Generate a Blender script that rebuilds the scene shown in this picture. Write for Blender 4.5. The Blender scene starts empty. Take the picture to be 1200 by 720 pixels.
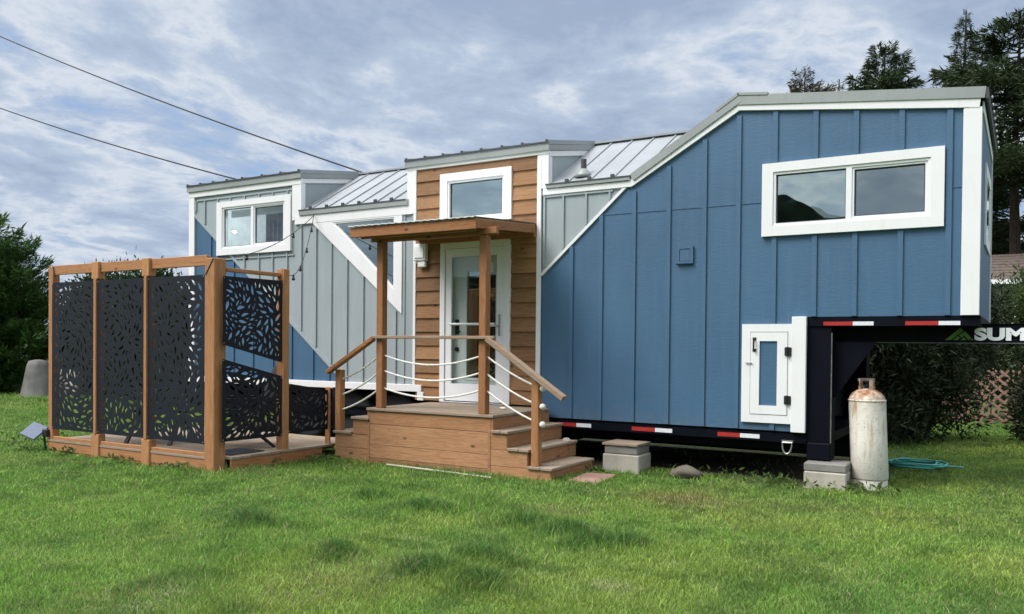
import bpy, bmesh, math, random
import numpy as np
from mathutils import Vector, Matrix
from mathutils.geometry import tessellate_polygon
R = math.radians
sc = bpy.context.scene
COL = sc.collection

# ------------------------------------------------------------------ camera
cam_d = bpy.data.cameras.new('camera'); cam = bpy.data.objects.new('camera', cam_d); COL.objects.link(cam)
cam.matrix_world = Matrix(((0.8544142, -0.0147295, 0.5193836, 0.0),
                           (0.5195141, 0.0068555, -0.8544344, -9.3),
                           (0.0090248, 0.9998680, 0.0135096, 1.46),
                           (0, 0, 0, 1)))
cam_d.sensor_width = 36.0; cam_d.lens = 29.683; cam_d.shift_y = 0.0485
cam_d.clip_start = 0.05; cam_d.clip_end = 3000
sc.camera = cam

# ------------------------------------------------------------------ world, sun, exposure
SUN_EL, SUN_AZ = R(50), math.atan2(-0.62, -0.78)
world = bpy.data.worlds.new('World'); sc.world = world; world.use_nodes = True
nt = world.node_tree; N = nt.nodes; N.clear(); Lk = nt.links.new
def wn(t, **k):
    n = N.new(t)
    for a, b in k.items(): setattr(n, a, b)
    return n
def wmath(op, a, b=None, c=None, clamp=False):
    n = wn('ShaderNodeMath', operation=op, use_clamp=clamp)
    for i, v in enumerate((a, b, c)):
        if v is None: continue
        if isinstance(v, (int, float)): n.inputs[i].default_value = v
        else: Lk(v, n.inputs[i])
    return n.outputs[0]
def wramp(f, stops):
    n = wn('ShaderNodeValToRGB'); cr = n.color_ramp
    while len(cr.elements) < len(stops): cr.elements.new(0.5)
    for e, (p, c) in zip(cr.elements, stops): e.position = p; e.color = (*c, 1)
    Lk(f, n.inputs[0]); return n.outputs[0]
def wmix(f, a, b, bt='MIX'):
    n = wn('ShaderNodeMix', data_type='RGBA', blend_type=bt)
    for s, v in ((n.inputs[0], f), (n.inputs[6], a), (n.inputs[7], b)):
        if isinstance(v, (int, float)): s.default_value = v
        elif isinstance(v, tuple): s.default_value = (*v, 1)
        else: Lk(v, s)
    return n.outputs[2]
sky = wn('ShaderNodeTexSky', sky_type='NISHITA', sun_disc=False)
sky.sun_elevation = SUN_EL; sky.sun_rotation = SUN_AZ; sky.air_density = 1.2; sky.dust_density = 0.6; sky.ozone_density = 1.5
tc = wn('ShaderNodeTexCoord'); sp = wn('ShaderNodeSeparateXYZ'); Lk(tc.outputs['Generated'], sp.inputs[0])
zc = wmath('MAXIMUM', sp.outputs[2], 0.0)
den = wmath('ADD', zc, 0.16)
px = wmath('DIVIDE', sp.outputs[0], den); py = wmath('DIVIDE', sp.outputs[1], den)
cb = wn('ShaderNodeCombineXYZ'); Lk(px, cb.inputs[0]); Lk(py, cb.inputs[1])
def wnoise(scale, detail, rough, dist, off):
    mp = wn('ShaderNodeMapping'); Lk(cb.outputs[0], mp.inputs[0]); mp.inputs['Location'].default_value = off
    mp.inputs['Rotation'].default_value = (0, 0, 0.5); mp.inputs['Scale'].default_value = (1.0, 0.8, 1)
    n = wn('ShaderNodeTexNoise'); Lk(mp.outputs[0], n.inputs['Vector'])
    n.inputs['Scale'].default_value = scale; n.inputs['Detail'].default_value = detail
    n.inputs['Roughness'].default_value = rough; n.inputs['Distortion'].default_value = dist
    return n.outputs[0]
OX, OY = 3.3, 1.1
big = wnoise(0.62, 5, 0.5, 0.3, (OX+2.7, OY-3.5, 0))
mid = wnoise(1.1, 10, 0.60, 0.35, (OX, OY, 0))
fine = wnoise(4.0, 8, 0.62, 0.25, (OX+7.3, OY-3.0, 0))
veil = wn('ShaderNodeMapRange', interpolation_type='SMOOTHSTEP'); Lk(sp.outputs[1], veil.inputs[0])      # closed cloud behind the camera
veil.inputs[1].default_value = 0.15; veil.inputs[2].default_value = -0.5; veil.inputs[3].default_value = 0.0; veil.inputs[4].default_value = -0.005
dens0 = wmath('ADD', wmath('MULTIPLY', mid, 0.62), wmath('ADD', wmath('MULTIPLY', big, 0.28), wmath('MULTIPLY', fine, 0.22)))
dens = wmath('ADD', dens0, veil.outputs[0])
cloud = wramp(dens, [(0.0, (2.1, 2.9, 4.5)), (0.44, (2.35, 3.15, 4.6)), (0.50, (2.95, 3.65, 4.8)), (0.535, (4.6, 5.0, 5.6)), (0.575, (3.15, 3.8, 4.8)), (0.63, (2.4, 3.0, 4.1)), (0.8, (1.95, 2.5, 3.5))])
blue = wmix(1.0, sky.outputs[0], (0.60, 0.78, 1.02), 'MULTIPLY')
mask = wramp(dens, [(0.40, (0.0,)*3), (0.50, (1.0,)*3)])
low_ = wn('ShaderNodeMapRange', interpolation_type='SMOOTHSTEP'); Lk(sp.outputs[2], low_.inputs[0])          # cloud closes up towards the horizon
low_.inputs[1].default_value = 0.16; low_.inputs[2].default_value = 0.04; low_.inputs[3].default_value = 0.0; low_.inputs[4].default_value = 1.0
skyc = wmix(wmath('MAXIMUM', mask, low_.outputs[0]), blue, cloud)
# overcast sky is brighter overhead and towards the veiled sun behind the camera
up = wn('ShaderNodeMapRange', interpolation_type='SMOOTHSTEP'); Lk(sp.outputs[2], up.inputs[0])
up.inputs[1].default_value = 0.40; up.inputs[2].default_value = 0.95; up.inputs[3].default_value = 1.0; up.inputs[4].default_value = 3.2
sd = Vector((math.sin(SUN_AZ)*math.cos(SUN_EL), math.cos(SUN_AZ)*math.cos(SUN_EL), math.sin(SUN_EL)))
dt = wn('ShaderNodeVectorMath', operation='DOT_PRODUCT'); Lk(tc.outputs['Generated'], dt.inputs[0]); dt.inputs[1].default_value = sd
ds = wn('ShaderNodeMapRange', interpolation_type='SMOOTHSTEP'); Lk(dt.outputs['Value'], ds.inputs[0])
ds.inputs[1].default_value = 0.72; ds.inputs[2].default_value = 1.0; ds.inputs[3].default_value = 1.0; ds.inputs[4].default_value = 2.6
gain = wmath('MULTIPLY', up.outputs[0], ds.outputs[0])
bw = wn('ShaderNodeRGBToBW'); Lk(skyc, bw.inputs[0])                  # the bright veil overhead is nearly white
bwc = wn('ShaderNodeCombineColor')
for i_, k_ in enumerate((1.0, 1.0, 1.04)): Lk(wmath('MULTIPLY', bw.outputs[0], k_), bwc.inputs[i_])
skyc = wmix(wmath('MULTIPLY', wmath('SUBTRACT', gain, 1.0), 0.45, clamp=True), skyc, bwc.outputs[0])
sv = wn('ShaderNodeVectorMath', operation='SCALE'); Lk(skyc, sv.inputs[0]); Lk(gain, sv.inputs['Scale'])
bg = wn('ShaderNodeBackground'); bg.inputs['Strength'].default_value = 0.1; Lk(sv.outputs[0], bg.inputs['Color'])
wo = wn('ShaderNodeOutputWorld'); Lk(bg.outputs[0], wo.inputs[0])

sun_d = bpy.data.lights.new('sun', 'SUN'); sun = bpy.data.objects.new('sun', sun_d); COL.objects.link(sun)
sun_d.energy = 1.9; sun_d.angle = R(26); sun_d.color = (1.0, 0.965, 0.92)
sun.rotation_euler = (-sd).to_track_quat('-Z', 'Y').to_euler()
sun.location = (-20, -25, 30)
vs = sc.view_settings; vs.view_transform = 'Standard'; vs.look = 'None'; vs.gamma = 1; vs.exposure = 0.58; vs.use_curve_mapping = False
cy = sc.cycles; cy.max_bounces = 8; cy.diffuse_bounces = 3; cy.glossy_bounces = 4; cy.transparent_max_bounces = 12; cy.transmission_bounces = 6

# ------------------------------------------------------------------ materials
MATS = {}
class NB:
    """little node builder"""
    def __init__(s, name):
        s.m = bpy.data.materials.new(name); s.m.use_nodes = True; s.t = s.m.node_tree; s.t.nodes.clear()
        s.out = s.t.nodes.new('ShaderNodeOutputMaterial'); s.b = s.n('ShaderNodeBsdfPrincipled'); s.l(s.b.outputs[0], s.out.inputs[0])
    def n(s, t, **k):
        n = s.t.nodes.new(t)
        for a, b in k.items(): setattr(n, a, b)
        return n
    def l(s, a, b): s.t.links.new(a, b)
    def put(s, sock, v):
        if isinstance(v, (int, float)): sock.default_value = v
        elif isinstance(v, tuple): sock.default_value = v if len(v) != 3 or sock.type == 'VECTOR' else (*v, 1)
        else: s.l(v, sock)
    def coord(s, scale=(1, 1, 1), isl=0.0):
        t = s.n('ShaderNodeTexCoord'); src = t.outputs['Object']
        if isl:
            g = s.n('ShaderNodeNewGeometry'); v = s.n('ShaderNodeVectorMath', operation='MULTIPLY_ADD')
            s.l(g.outputs['Random Per Island'], v.inputs[0]); v.inputs[1].default_value = (isl, isl*1.7, isl*.6); s.l(src, v.inputs[2]); src = v.outputs[0]
        mp = s.n('ShaderNodeMapping'); s.l(src, mp.inputs[0]); mp.inputs['Scale'].default_value = scale
        return mp.outputs[0]
    def noise(s, vec, scale, detail=4, rough=.5, dist=0):
        n = s.n('ShaderNodeTexNoise'); s.l(vec, n.inputs['Vector'])
        for a, b in (('Scale', scale), ('Detail', detail), ('Roughness', rough), ('Distortion', dist)): n.inputs[a].default_value = b
        return n.outputs[0]
    def ramp(s, f, stops, interp='LINEAR'):
        n = s.n('ShaderNodeValToRGB'); cr = n.color_ramp; cr.interpolation = interp
        while len(cr.elements) < len(stops): cr.elements.new(.5)
        for e, (p, c) in zip(cr.elements, stops):
            e.position = p; e.color = (c, c, c, 1) if isinstance(c, (int, float)) else (*c, 1)
        s.l(f, n.inputs[0]); return n.outputs[0]
    def mix(s, f, a, b, bt='MIX'):
        n = s.n('ShaderNodeMix', data_type='RGBA', blend_type=bt)
        s.put(n.inputs[0], f); s.put(n.inputs[6], a); s.put(n.inputs[7], b); return n.outputs[2]
    def math(s, op, a, b=0.0, clamp=False):
        n = s.n('ShaderNodeMath', operation=op, use_clamp=clamp); s.put(n.inputs[0], a); s.put(n.inputs[1], b); return n.outputs[0]
    def island(s): return s.n('ShaderNodeNewGeometry').outputs['Random Per Island']
    def bump(s, h, strength, dist=.01):
        n = s.n('ShaderNodeBump'); n.inputs['Strength'].default_value = strength; n.inputs['Distance'].default_value = dist
        s.l(h, n.inputs['Height']); s.l(n.outputs[0], s.b.inputs['Normal'])
    def set(s, col=None, rough=None, metal=None, spec=None):
        for k, v in (('Base Color', col), ('Roughness', rough), ('Metallic', metal), ('Specular IOR Level', spec)):
            if v is not None: s.put(s.b.inputs[k], v)
        return s.m
def c3(c, k): return tuple(min(1, x*k) for x in c)

def mat_plain(name, col, rough=.5, metal=0, var=.12, scale=6, spec=.5, bump=0):
    m = NB(name); v = m.coord()
    f = m.noise(v, scale, 5, .6)
    c = m.mix(m.ramp(f, [(.3, 0), (.7, 1)]), c3(col, 1-var), c3(col, 1+var))
    if bump: m.bump(m.noise(v, scale*8, 3, .6), bump, .004)
    return m.set(c, rough, metal, spec)

def mat_siding(name, col, bump=.38, st=.10):
    m = NB(name); v = m.coord((1, 1, 1))
    streak = m.noise(m.coord((2.4, 1, .22)), 5, 5, .6)
    big = m.noise(v, .9, 4, .55)
    c = m.mix(m.ramp(big, [(.3, 0), (.72, 1)]), c3(col, 1-st), c3(col, 1+st))
    c = m.mix(m.ramp(streak, [(.35, 0), (.8, .4)]), c, c3(col, 1.25))
    t = m.n('ShaderNodeTexCoord'); sz = m.n('ShaderNodeSeparateXYZ'); m.l(t.outputs['Object'], sz.inputs[0])
    splash = m.math('MULTIPLY', m.ramp(m.math('ADD', sz.outputs[2], m.math('MULTIPLY', m.noise(v, 5, 5, .7), .5)), [(.75, 1), (1.0, 0)]), m.ramp(m.noise(v, 14, 5, .7), [(.35, 0), (.7, .38)]))
    c = m.mix(splash, c, (.17, .155, .13))
    runs = m.noise(m.coord((7, 1, .35)), 3, 4, .6); c = m.mix(m.ramp(runs, [(.58, 0), (.75, .16)]), c, (.20, .20, .19))
    # embossed wood-fibre face of the siding sheets
    g = m.noise(m.coord((.45, 1, 3.0)), 26, 4, .6, 1.2)
    m.bump(g, bump, .006)
    return m.set(c, m.ramp(g, [(.3, .42), (.8, .62)]), 0, .5)

def mat_white(name='white_paint', col=(.80, .80, .79)):
    m = NB(name); v = m.coord()
    f = m.noise(v, 2.2, 6, .65); g = m.noise(m.coord((1, 1, .2)), 9, 4, .6)
    c = m.mix(m.ramp(f, [(.35, 0), (.8, .5)]), col, c3(col, .9))
    c = m.mix(m.ramp(g, [(.55, 0), (.8, .35)]), c, (.62, .60, .55))
    m.bump(m.noise(v, 40, 3, .6), .12, .003)
    return m.set(c, .5, 0, .4)

def mat_wood(name, axis, c_dark, c_mid, c_light, isl=5.0, rough=.75, grey=0.0, knots=True):
    m = NB(name)
    sc_ = {'x': (.55, 6, 6), 'y': (6, .55, 6), 'z': (6, 6, .55)}[axis]
    v = m.coord(sc_, isl)
    grain = m.noise(v, 7, 7, .62, 1.4)
    c = m.ramp(grain, [(.30, c_dark), (.48, c_mid), (.72, c_light)])
    fine = m.noise(m.coord(tuple(x*(5 if x > 1 else 1.6) for x in sc_), isl), 6, 4, .6)
    c = m.mix(m.ramp(fine, [(.48, 0), (.78, .22)]), c, c_dark)
    tone = m.ramp(m.island(), [(0, .66), (.5, 1.0), (1, 1.28)])
    c = m.mix(1.0, c, tone, 'MULTIPLY')
    r2 = m.math('FRACT', m.math('MULTIPLY', m.island(), 17.3))                  # boards differ: some redder, some greyed
    c = m.mix(m.ramp(r2, [(.35, 0), (1, .30)]), c, (c_mid[0]*.82, c_mid[1]*.92, c_mid[2]*1.0))
    c = m.mix(m.ramp(r2, [(0, .28), (.4, 0)]), c, (c_mid[0]*.90, c_mid[1]*.76, c_mid[2]*.66))
    if knots:
        kv = m.n('ShaderNodeTexVoronoi'); m.l(m.coord(tuple(1.6 if x < 1 else 3.4 for x in sc_), isl), kv.inputs['Vector']); kv.inputs['Scale'].default_value = 1.6
        k = m.ramp(kv.outputs['Distance'], [(.045, 1), (.115, 0)])
        c = m.mix(k, c, c3(c_dark, .45))
    if grey:
        w = m.noise(m.coord((1, 1, 1), isl), 2.4, 5, .6)
        c = m.mix(m.ramp(w, [(.35, grey*.55), (.7, grey)]), c, (.27, .235, .19))
    m.bump(grain, .25, .004)
    return m.set(c, rough, 0, .3)

def mat_metal_roof(name, col, rough=.38):
    m = NB(name); v = m.coord()
    f = m.noise(v, 1.6, 5, .6); d = m.noise(m.coord((3, .5, 1)), 6, 5, .65)
    c = m.mix(m.ramp(f, [(.3, 0), (.7, 1)]), c3(col, .9), c3(col, 1.08))
    c = m.mix(m.ramp(d, [(.52, 0), (.8, .4)]), c, c3(col, .72))
    m.bump(m.noise(v, 3, 2, .5), .10, .01)
    return m.set(c, m.ramp(f, [(.3, rough-.06), (.7, rough+.1)]), .15, .4)

def mat_glass(name, base=.30, tint=(.80, .87, .85), refl=(.90, .97, .93)):
    m = NB(name); m.t.nodes.remove(m.b)
    tr = m.n('ShaderNodeBsdfTransparent'); tr.inputs[0].default_value = (*tint, 1)
    gl = m.n('ShaderNodeBsdfGlossy'); gl.inputs['Roughness'].default_value = .004; gl.inputs['Color'].default_value = (*refl, 1)
    bp = m.n('ShaderNodeBump'); bp.inputs['Strength'].default_value = .035; bp.inputs['Distance'].default_value = .02
    m.l(m.noise(m.coord((1, 1, 1)), 3.0, 1, .4), bp.inputs['Height']); m.l(bp.outputs[0], gl.inputs['Normal'])
    fr = m.n('ShaderNodeLayerWeight'); fr.inputs['Blend'].default_value = .5
    f = m.math('ADD', m.math('MULTIPLY', m.math('POWER', fr.outputs['Facing'], 4.0), 1-base), base, True)
    mx = m.n('ShaderNodeMixShader'); m.l(f, mx.inputs[0]); m.l(tr.outputs[0], mx.inputs[1]); m.l(gl.outputs[0], mx.inputs[2])
    m.l(mx.outputs[0], m.out.inputs[0]); return m.m

def mat_leaf(name, cols, rough=.6, transl=.25, spec=.12):
    m = NB(name); r = m.island(); v = m.coord()
    c = m.ramp(r, [(i/(len(cols)-1), c) for i, c in enumerate(cols)])
    c = m.mix(m.ramp(m.noise(v, .9, 3, .5), [(.3, 0), (.75, .6)]), c, cols[-1])
    m.set(c, rough, 0, spec)
    tl = m.n('ShaderNodeBsdfTranslucent'); m.l(c, tl.inputs[0])
    mx = m.n('ShaderNodeMixShader'); mx.inputs[0].default_value = transl
    m.l(m.b.outputs[0], mx.inputs[1]); m.l(tl.outputs[0], mx.inputs[2]); m.l(mx.outputs[0], m.out.inputs[0])
    return m.m

def mat_concrete(name, col):
    m = NB(name); v = m.coord()
    f = m.noise(v, 3, 6, .65); s_ = m.noise(v, 60, 3, .6)
    c = m.mix(m.ramp(f, [(.3, 0), (.7, 1)]), c3(col, .72), c3(col, 1.12))
    c = m.mix(m.ramp(s_, [(.55, 0), (.75, .5)]), c, c3(col, .55))
    m.bump(s_, .35, .004); return m.set(c, .9, 0, .2)

def mat_rusty_paint():
    m = NB('rusty_white_paint'); t = m.n('ShaderNodeTexCoord'); sp_ = m.n('ShaderNodeSeparateXYZ'); m.l(t.outputs['Object'], sp_.inputs[0])
    z = sp_.outputs[2]
    v = m.coord(); f = m.noise(v, 9, 7, .68); dr = m.noise(m.coord((14, 14, 1.1)), 1.6, 6, .65, .4); sp2 = m.noise(v, 46, 4, .6)
    c = m.mix(m.ramp(f, [(.35, 0), (.7, 1)]), (.78, .75, .66), (.66, .635, .56))
    # rust: shoulder ring, runs below it, freckles
    top = m.ramp(z, [(.70, 0), (.88, .20), (.935, .75), (1.0, 1.0)])
    runs = m.math('MULTIPLY', m.ramp(dr, [(.54, 0), (.66, 1)]), m.ramp(z, [(.12, .0), (.3, .35), (.85, .8)]))
    tops = m.math('MULTIPLY', top, m.ramp(f, [(.34, 0), (.54, 1)]))
    fr = m.math('MULTIPLY', m.ramp(sp2, [(.57, 0), (.66, 1)]), m.ramp(f, [(.40, 0), (.60, .9)]))
    rust = m.math('MAXIMUM', m.math('MAXIMUM', tops, runs), fr, True)
    rc = m.ramp(sp2, [(.3, (.16, .06, .018)), (.55, (.34, .15, .045)), (.75, (.48, .27, .10))])
    c = m.mix(rust, c, rc)
    m.bump(m.math('ADD', f, rust), .2, .004)
    return m.set(c, .62, 0, .35)

M = {}
M['blue'] = mat_siding('blue_siding_paint', (.050, .120, .208))
M['grey'] = mat_siding('grey_siding_paint', (.31, .355, .365), .12, .05)
M['white'] = mat_white()
M['vinyl'] = mat_plain('white_vinyl', (.80, .81, .81), .35, 0, .03)
WD = ((.16, .062, .024), (.29, .125, .05), (.40, .195, .085))
for a in 'xyz': M['siding_'+a] = mat_wood('cedar_siding_'+a, a, (.175, .086, .037), (.275, .143, .065), (.345, .195, .095), 5, .7)
CD = ((.24, .098, .035), (.375, .170, .066), (.47, .242, .106))
for a in 'xyz': M['cedar_'+a] = mat_wood('cedar_timber_'+a, a, *CD, isl=5, grey=.10)
for a in 'xy': M['plank_'+a] = mat_wood('porch_plank_'+a, a, (.225, .098, .042), (.375, .180, .080), (.48, .260, .125), isl=5, grey=.12)
for a in 'xyz': M['canopy_'+a] = mat_wood('stained_timber_'+a, a, (.19, .078, .032), (.30, .135, .057), (.39, .19, .085), isl=5)
for a in 'xy': M['deck_'+a] = mat_wood('weathered_decking_'+a, a, (.17, .115, .070), (.30, .215, .145), (.40, .31, .22), isl=5, grey=.55, rough=.85)
for a in 'x': M['rail_'+a] = mat_wood('weathered_rail_'+a, a, (.18, .105, .06), (.30, .19, .12), (.40, .29, .20), isl=5, grey=.5, rough=.85)
M['roof'] = mat_metal_roof('standing_seam_metal', (.31, .335, .345), .55)
M['flash'] = mat_metal_roof('grey_flashing', (.30, .32, .31), .5)
M['dark_edge'] = mat_plain('dark_roof_edge', (.05, .055, .06), .6)
M['chassis'] = mat_plain('black_trailer_paint', (.002, .003, .0075), .55, 0, .3, 4, .12)
M['under'] = mat_plain('black_underside', (.004, .004, .005), .9, 0, .3)
M['tyre'] = mat_plain('tyre_rubber', (.016, .016, .017), .8, 0, .2)
M['edge_highlight'] = mat_plain('painted_edge_highlight', (.11, .11, .11), .5, 0, .4, 20)  # grey paints in the thin highlight along black steel edges
M['steel'] = mat_plain('steel', (.42, .42, .42), .38, .9, .15)
M['blackmetal'] = mat_plain('black_hardware', (.02, .02, .022), .45, .2, .2)
M['glass'] = mat_glass('window_glass', .50, refl=(.86, .95, .89))
M['glass_screen'] = mat_glass('window_glass_behind_screen', .40, (.55, .60, .58), (.80, .86, .81))
M['glass_clear'] = mat_glass('clear_glass', .06, (.90, .94, .94), (.95, .98, 1.0))
M['glass_door'] = mat_glass('storm_door_glass', .04, (.90, .93, .92))
M['inside'] = mat_plain('interior_paint', (.55, .58, .58), .8)
M['insidedark'] = mat_plain('interior_dark', (.06, .065, .07), .7)
M['curtain'] = mat_plain('grey_curtain', (.10, .105, .115), .9, 0, .25, 12)
M['blind'] = mat_plain('pale_blind', (.62, .64, .64), .8, 0, .05)
M['screen'] = mat_plain('black_powder_coat', (.008, .0105, .017), .6, 0, .2, 3, .28, .05)
M['red'] = mat_plain('red_reflector', (.40, .028, .025), .35, 0, .1, 30)
M['rwhite'] = mat_plain('white_reflector', (.74, .76, .78), .3, 0, .06, 30)
M['rope'] = mat_plain('white_rope', (.74, .72, .66), .85, 0, .12, 30, .2, .3)
M['concrete'] = mat_concrete('concrete', (.44, .405, .335))
M['concrete_dark'] = mat_concrete('old_concrete', (.23, .22, .20))
M['paver'] = mat_concrete('pink_paver', (.36, .215, .175))
M['rock'] = mat_concrete('grey_rock', (.15, .125, .10))
M['tank'] = mat_rusty_paint()
M['hose'] = mat_plain('green_hose_rubber', (.08, .42, .34), .4, 0, .2, 20)
M['oldpvc'] = mat_plain('yellowed_pvc', (.44, .40, .30), .6, 0, .2, 9)
M['wire'] = mat_plain('black_cable', (.012, .012, .013), .6)
M['bulb'] = mat_plain('bulb_glass', (.70, .70, .66), .12, 0, .05)
M['amberglass'] = mat_plain('dark_bulb_glass', (.05, .04, .035), .12, 0, .05)
M['panel'] = mat_plain('solar_cells', (.055, .085, .14), .12, 0, .2, 30)
_m = NB('lit_lamp'); _m.set((.9, .88, .8), .5); _m.b.inputs['Emission Color'].default_value = (1, .93, .8, 1); _m.b.inputs['Emission Strength'].default_value = 25; M['lamp'] = _m.m
M['letters'] = mat_plain('white_vinyl_lettering', (.88, .88, .9), .4, 0, .02)
M['logo'] = mat_plain('green_vinyl_emblem', (.10, .205, .035), .4, 0, .05)
M['shingle'] = mat_plain('brown_shingles', (.135, .105, .09), .9, 0, .35, 9, .2, .4)
M['stucco'] = mat_plain('pale_house_wall', (.32, .30, .26), .85)
M['lattice'] = mat_plain('redwood_lattice', (.30, .175, .13), .8, 0, .25)
M['tarp'] = mat_plain('grey_tarp', (.17, .165, .15), .85, 0, .4, 2.2, .2, .3)
M['bark'] = mat_plain('bark', (.060, .044, .033), .95, 0, .4, 14, .2, .8)
M['twig'] = mat_plain('twigs', (.075, .055, .04), .9, 0, .3, 14)
M['spruce'] = mat_leaf('spruce_needles', [(.020, .035, .018), (.032, .052, .025), (.045, .070, .030), (.060, .082, .036)], .6, .15)
M['spruce_rusty'] = mat_leaf('brownish_needles', [(.060, .045, .026), (.075, .058, .03), (.05, .056, .026)], .7, .15)
M['pine'] = mat_leaf('pine_needles', [(.018, .050, .014), (.030, .075, .018), (.050, .105, .026), (.080, .145, .036)], .55, .2)
M['hedge'] = mat_leaf('hedge_leaves', [(.014, .028, .011), (.024, .045, .015), (.038, .066, .021)], .5, .2)
M['bush'] = mat_leaf('dark_bush_leaves', [(.010, .018, .009), (.015, .027, .012), (.024, .041, .017), (.045, .058, .03)], .45, .15)
M['shrub'] = mat_leaf('light_shrub_leaves', [(.030, .055, .018), (.055, .088, .028), (.085, .12, .04)], .5, .25)
M['weed'] = mat_leaf('weed_leaves', [(.045, .085, .022), (.075, .125, .032), (.10, .155, .045)], .5, .3)
M['hill'] = mat_plain('wooded_hillside', (.006, .009, .007), 1, 0, .5, .08, 0)
M['farhill'] = mat_plain('hazy_far_hillside', (.09, .115, .125), .95, 0, .2, .01, .1)  # distance haze is mixed into this grey-blue hill colour

def mat_ground():
    m = NB('lawn_soil'); v = m.coord()
    f = m.noise(v, .55, 6, .6); g = m.noise(v, 9, 6, .7); h = m.noise(v, 60, 3, .7)
    c = m.mix(m.ramp(f, [(.35, 0), (.65, 1)]), (.060, .115, .030), (.085, .130, .034))
    c = m.mix(m.ramp(g, [(.45, 0), (.72, .7)]), c, (.045, .050, .020))
    # bare soil where the trailer keeps the rain off
    t = m.n('ShaderNodeTexCoord'); s_ = m.n('ShaderNodeSeparateXYZ'); m.l(t.outputs['Object'], s_.inputs[0])
    edge = m.math('MULTIPLY', g, .5)
    my = m.math('MULTIPLY', m.ramp(m.math('ADD', s_.outputs[1], edge), [(.12, 0), (.34, 1)]), m.ramp(m.math('SUBTRACT', 3.3, s_.outputs[1]), [(.4, 0), (.8, 1)]))
    mx = m.math('MULTIPLY', m.ramp(m.math('MULTIPLY', m.math('ADD', s_.outputs[0], 13.0), .5), [(.2, 0), (.6, 1)]),
                m.ramp(m.math('SUBTRACT', -1.2, m.math('ADD', s_.outputs[0], edge)), [(.0, 0), (.5, 1)]))
    c = m.mix(m.math('MULTIPLY', my, mx), c, m.ramp(h, [(.3, (.045, .034, .024)), (.7, (.10, .08, .058))]))
    m.bump(h, .5, .02); return m.set(c, .95, 0, .15)
M['ground'] = mat_ground()
def mat_grass():
    m = NB('grass_blades'); a = m.n('ShaderNodeAttribute', attribute_name='tint')
    m.set(a.outputs['Color'], .55, 0, .2)
    tl = m.n('ShaderNodeBsdfTranslucent'); m.l(a.outputs['Color'], tl.inputs[0])
    mx = m.n('ShaderNodeMixShader'); mx.inputs[0].default_value = .4
    m.l(m.b.outputs[0], mx.inputs[1]); m.l(tl.outputs[0], mx.inputs[2]); m.l(mx.outputs[0], m.out.inputs[0]); return m.m
M['grass'] = mat_grass()

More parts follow.
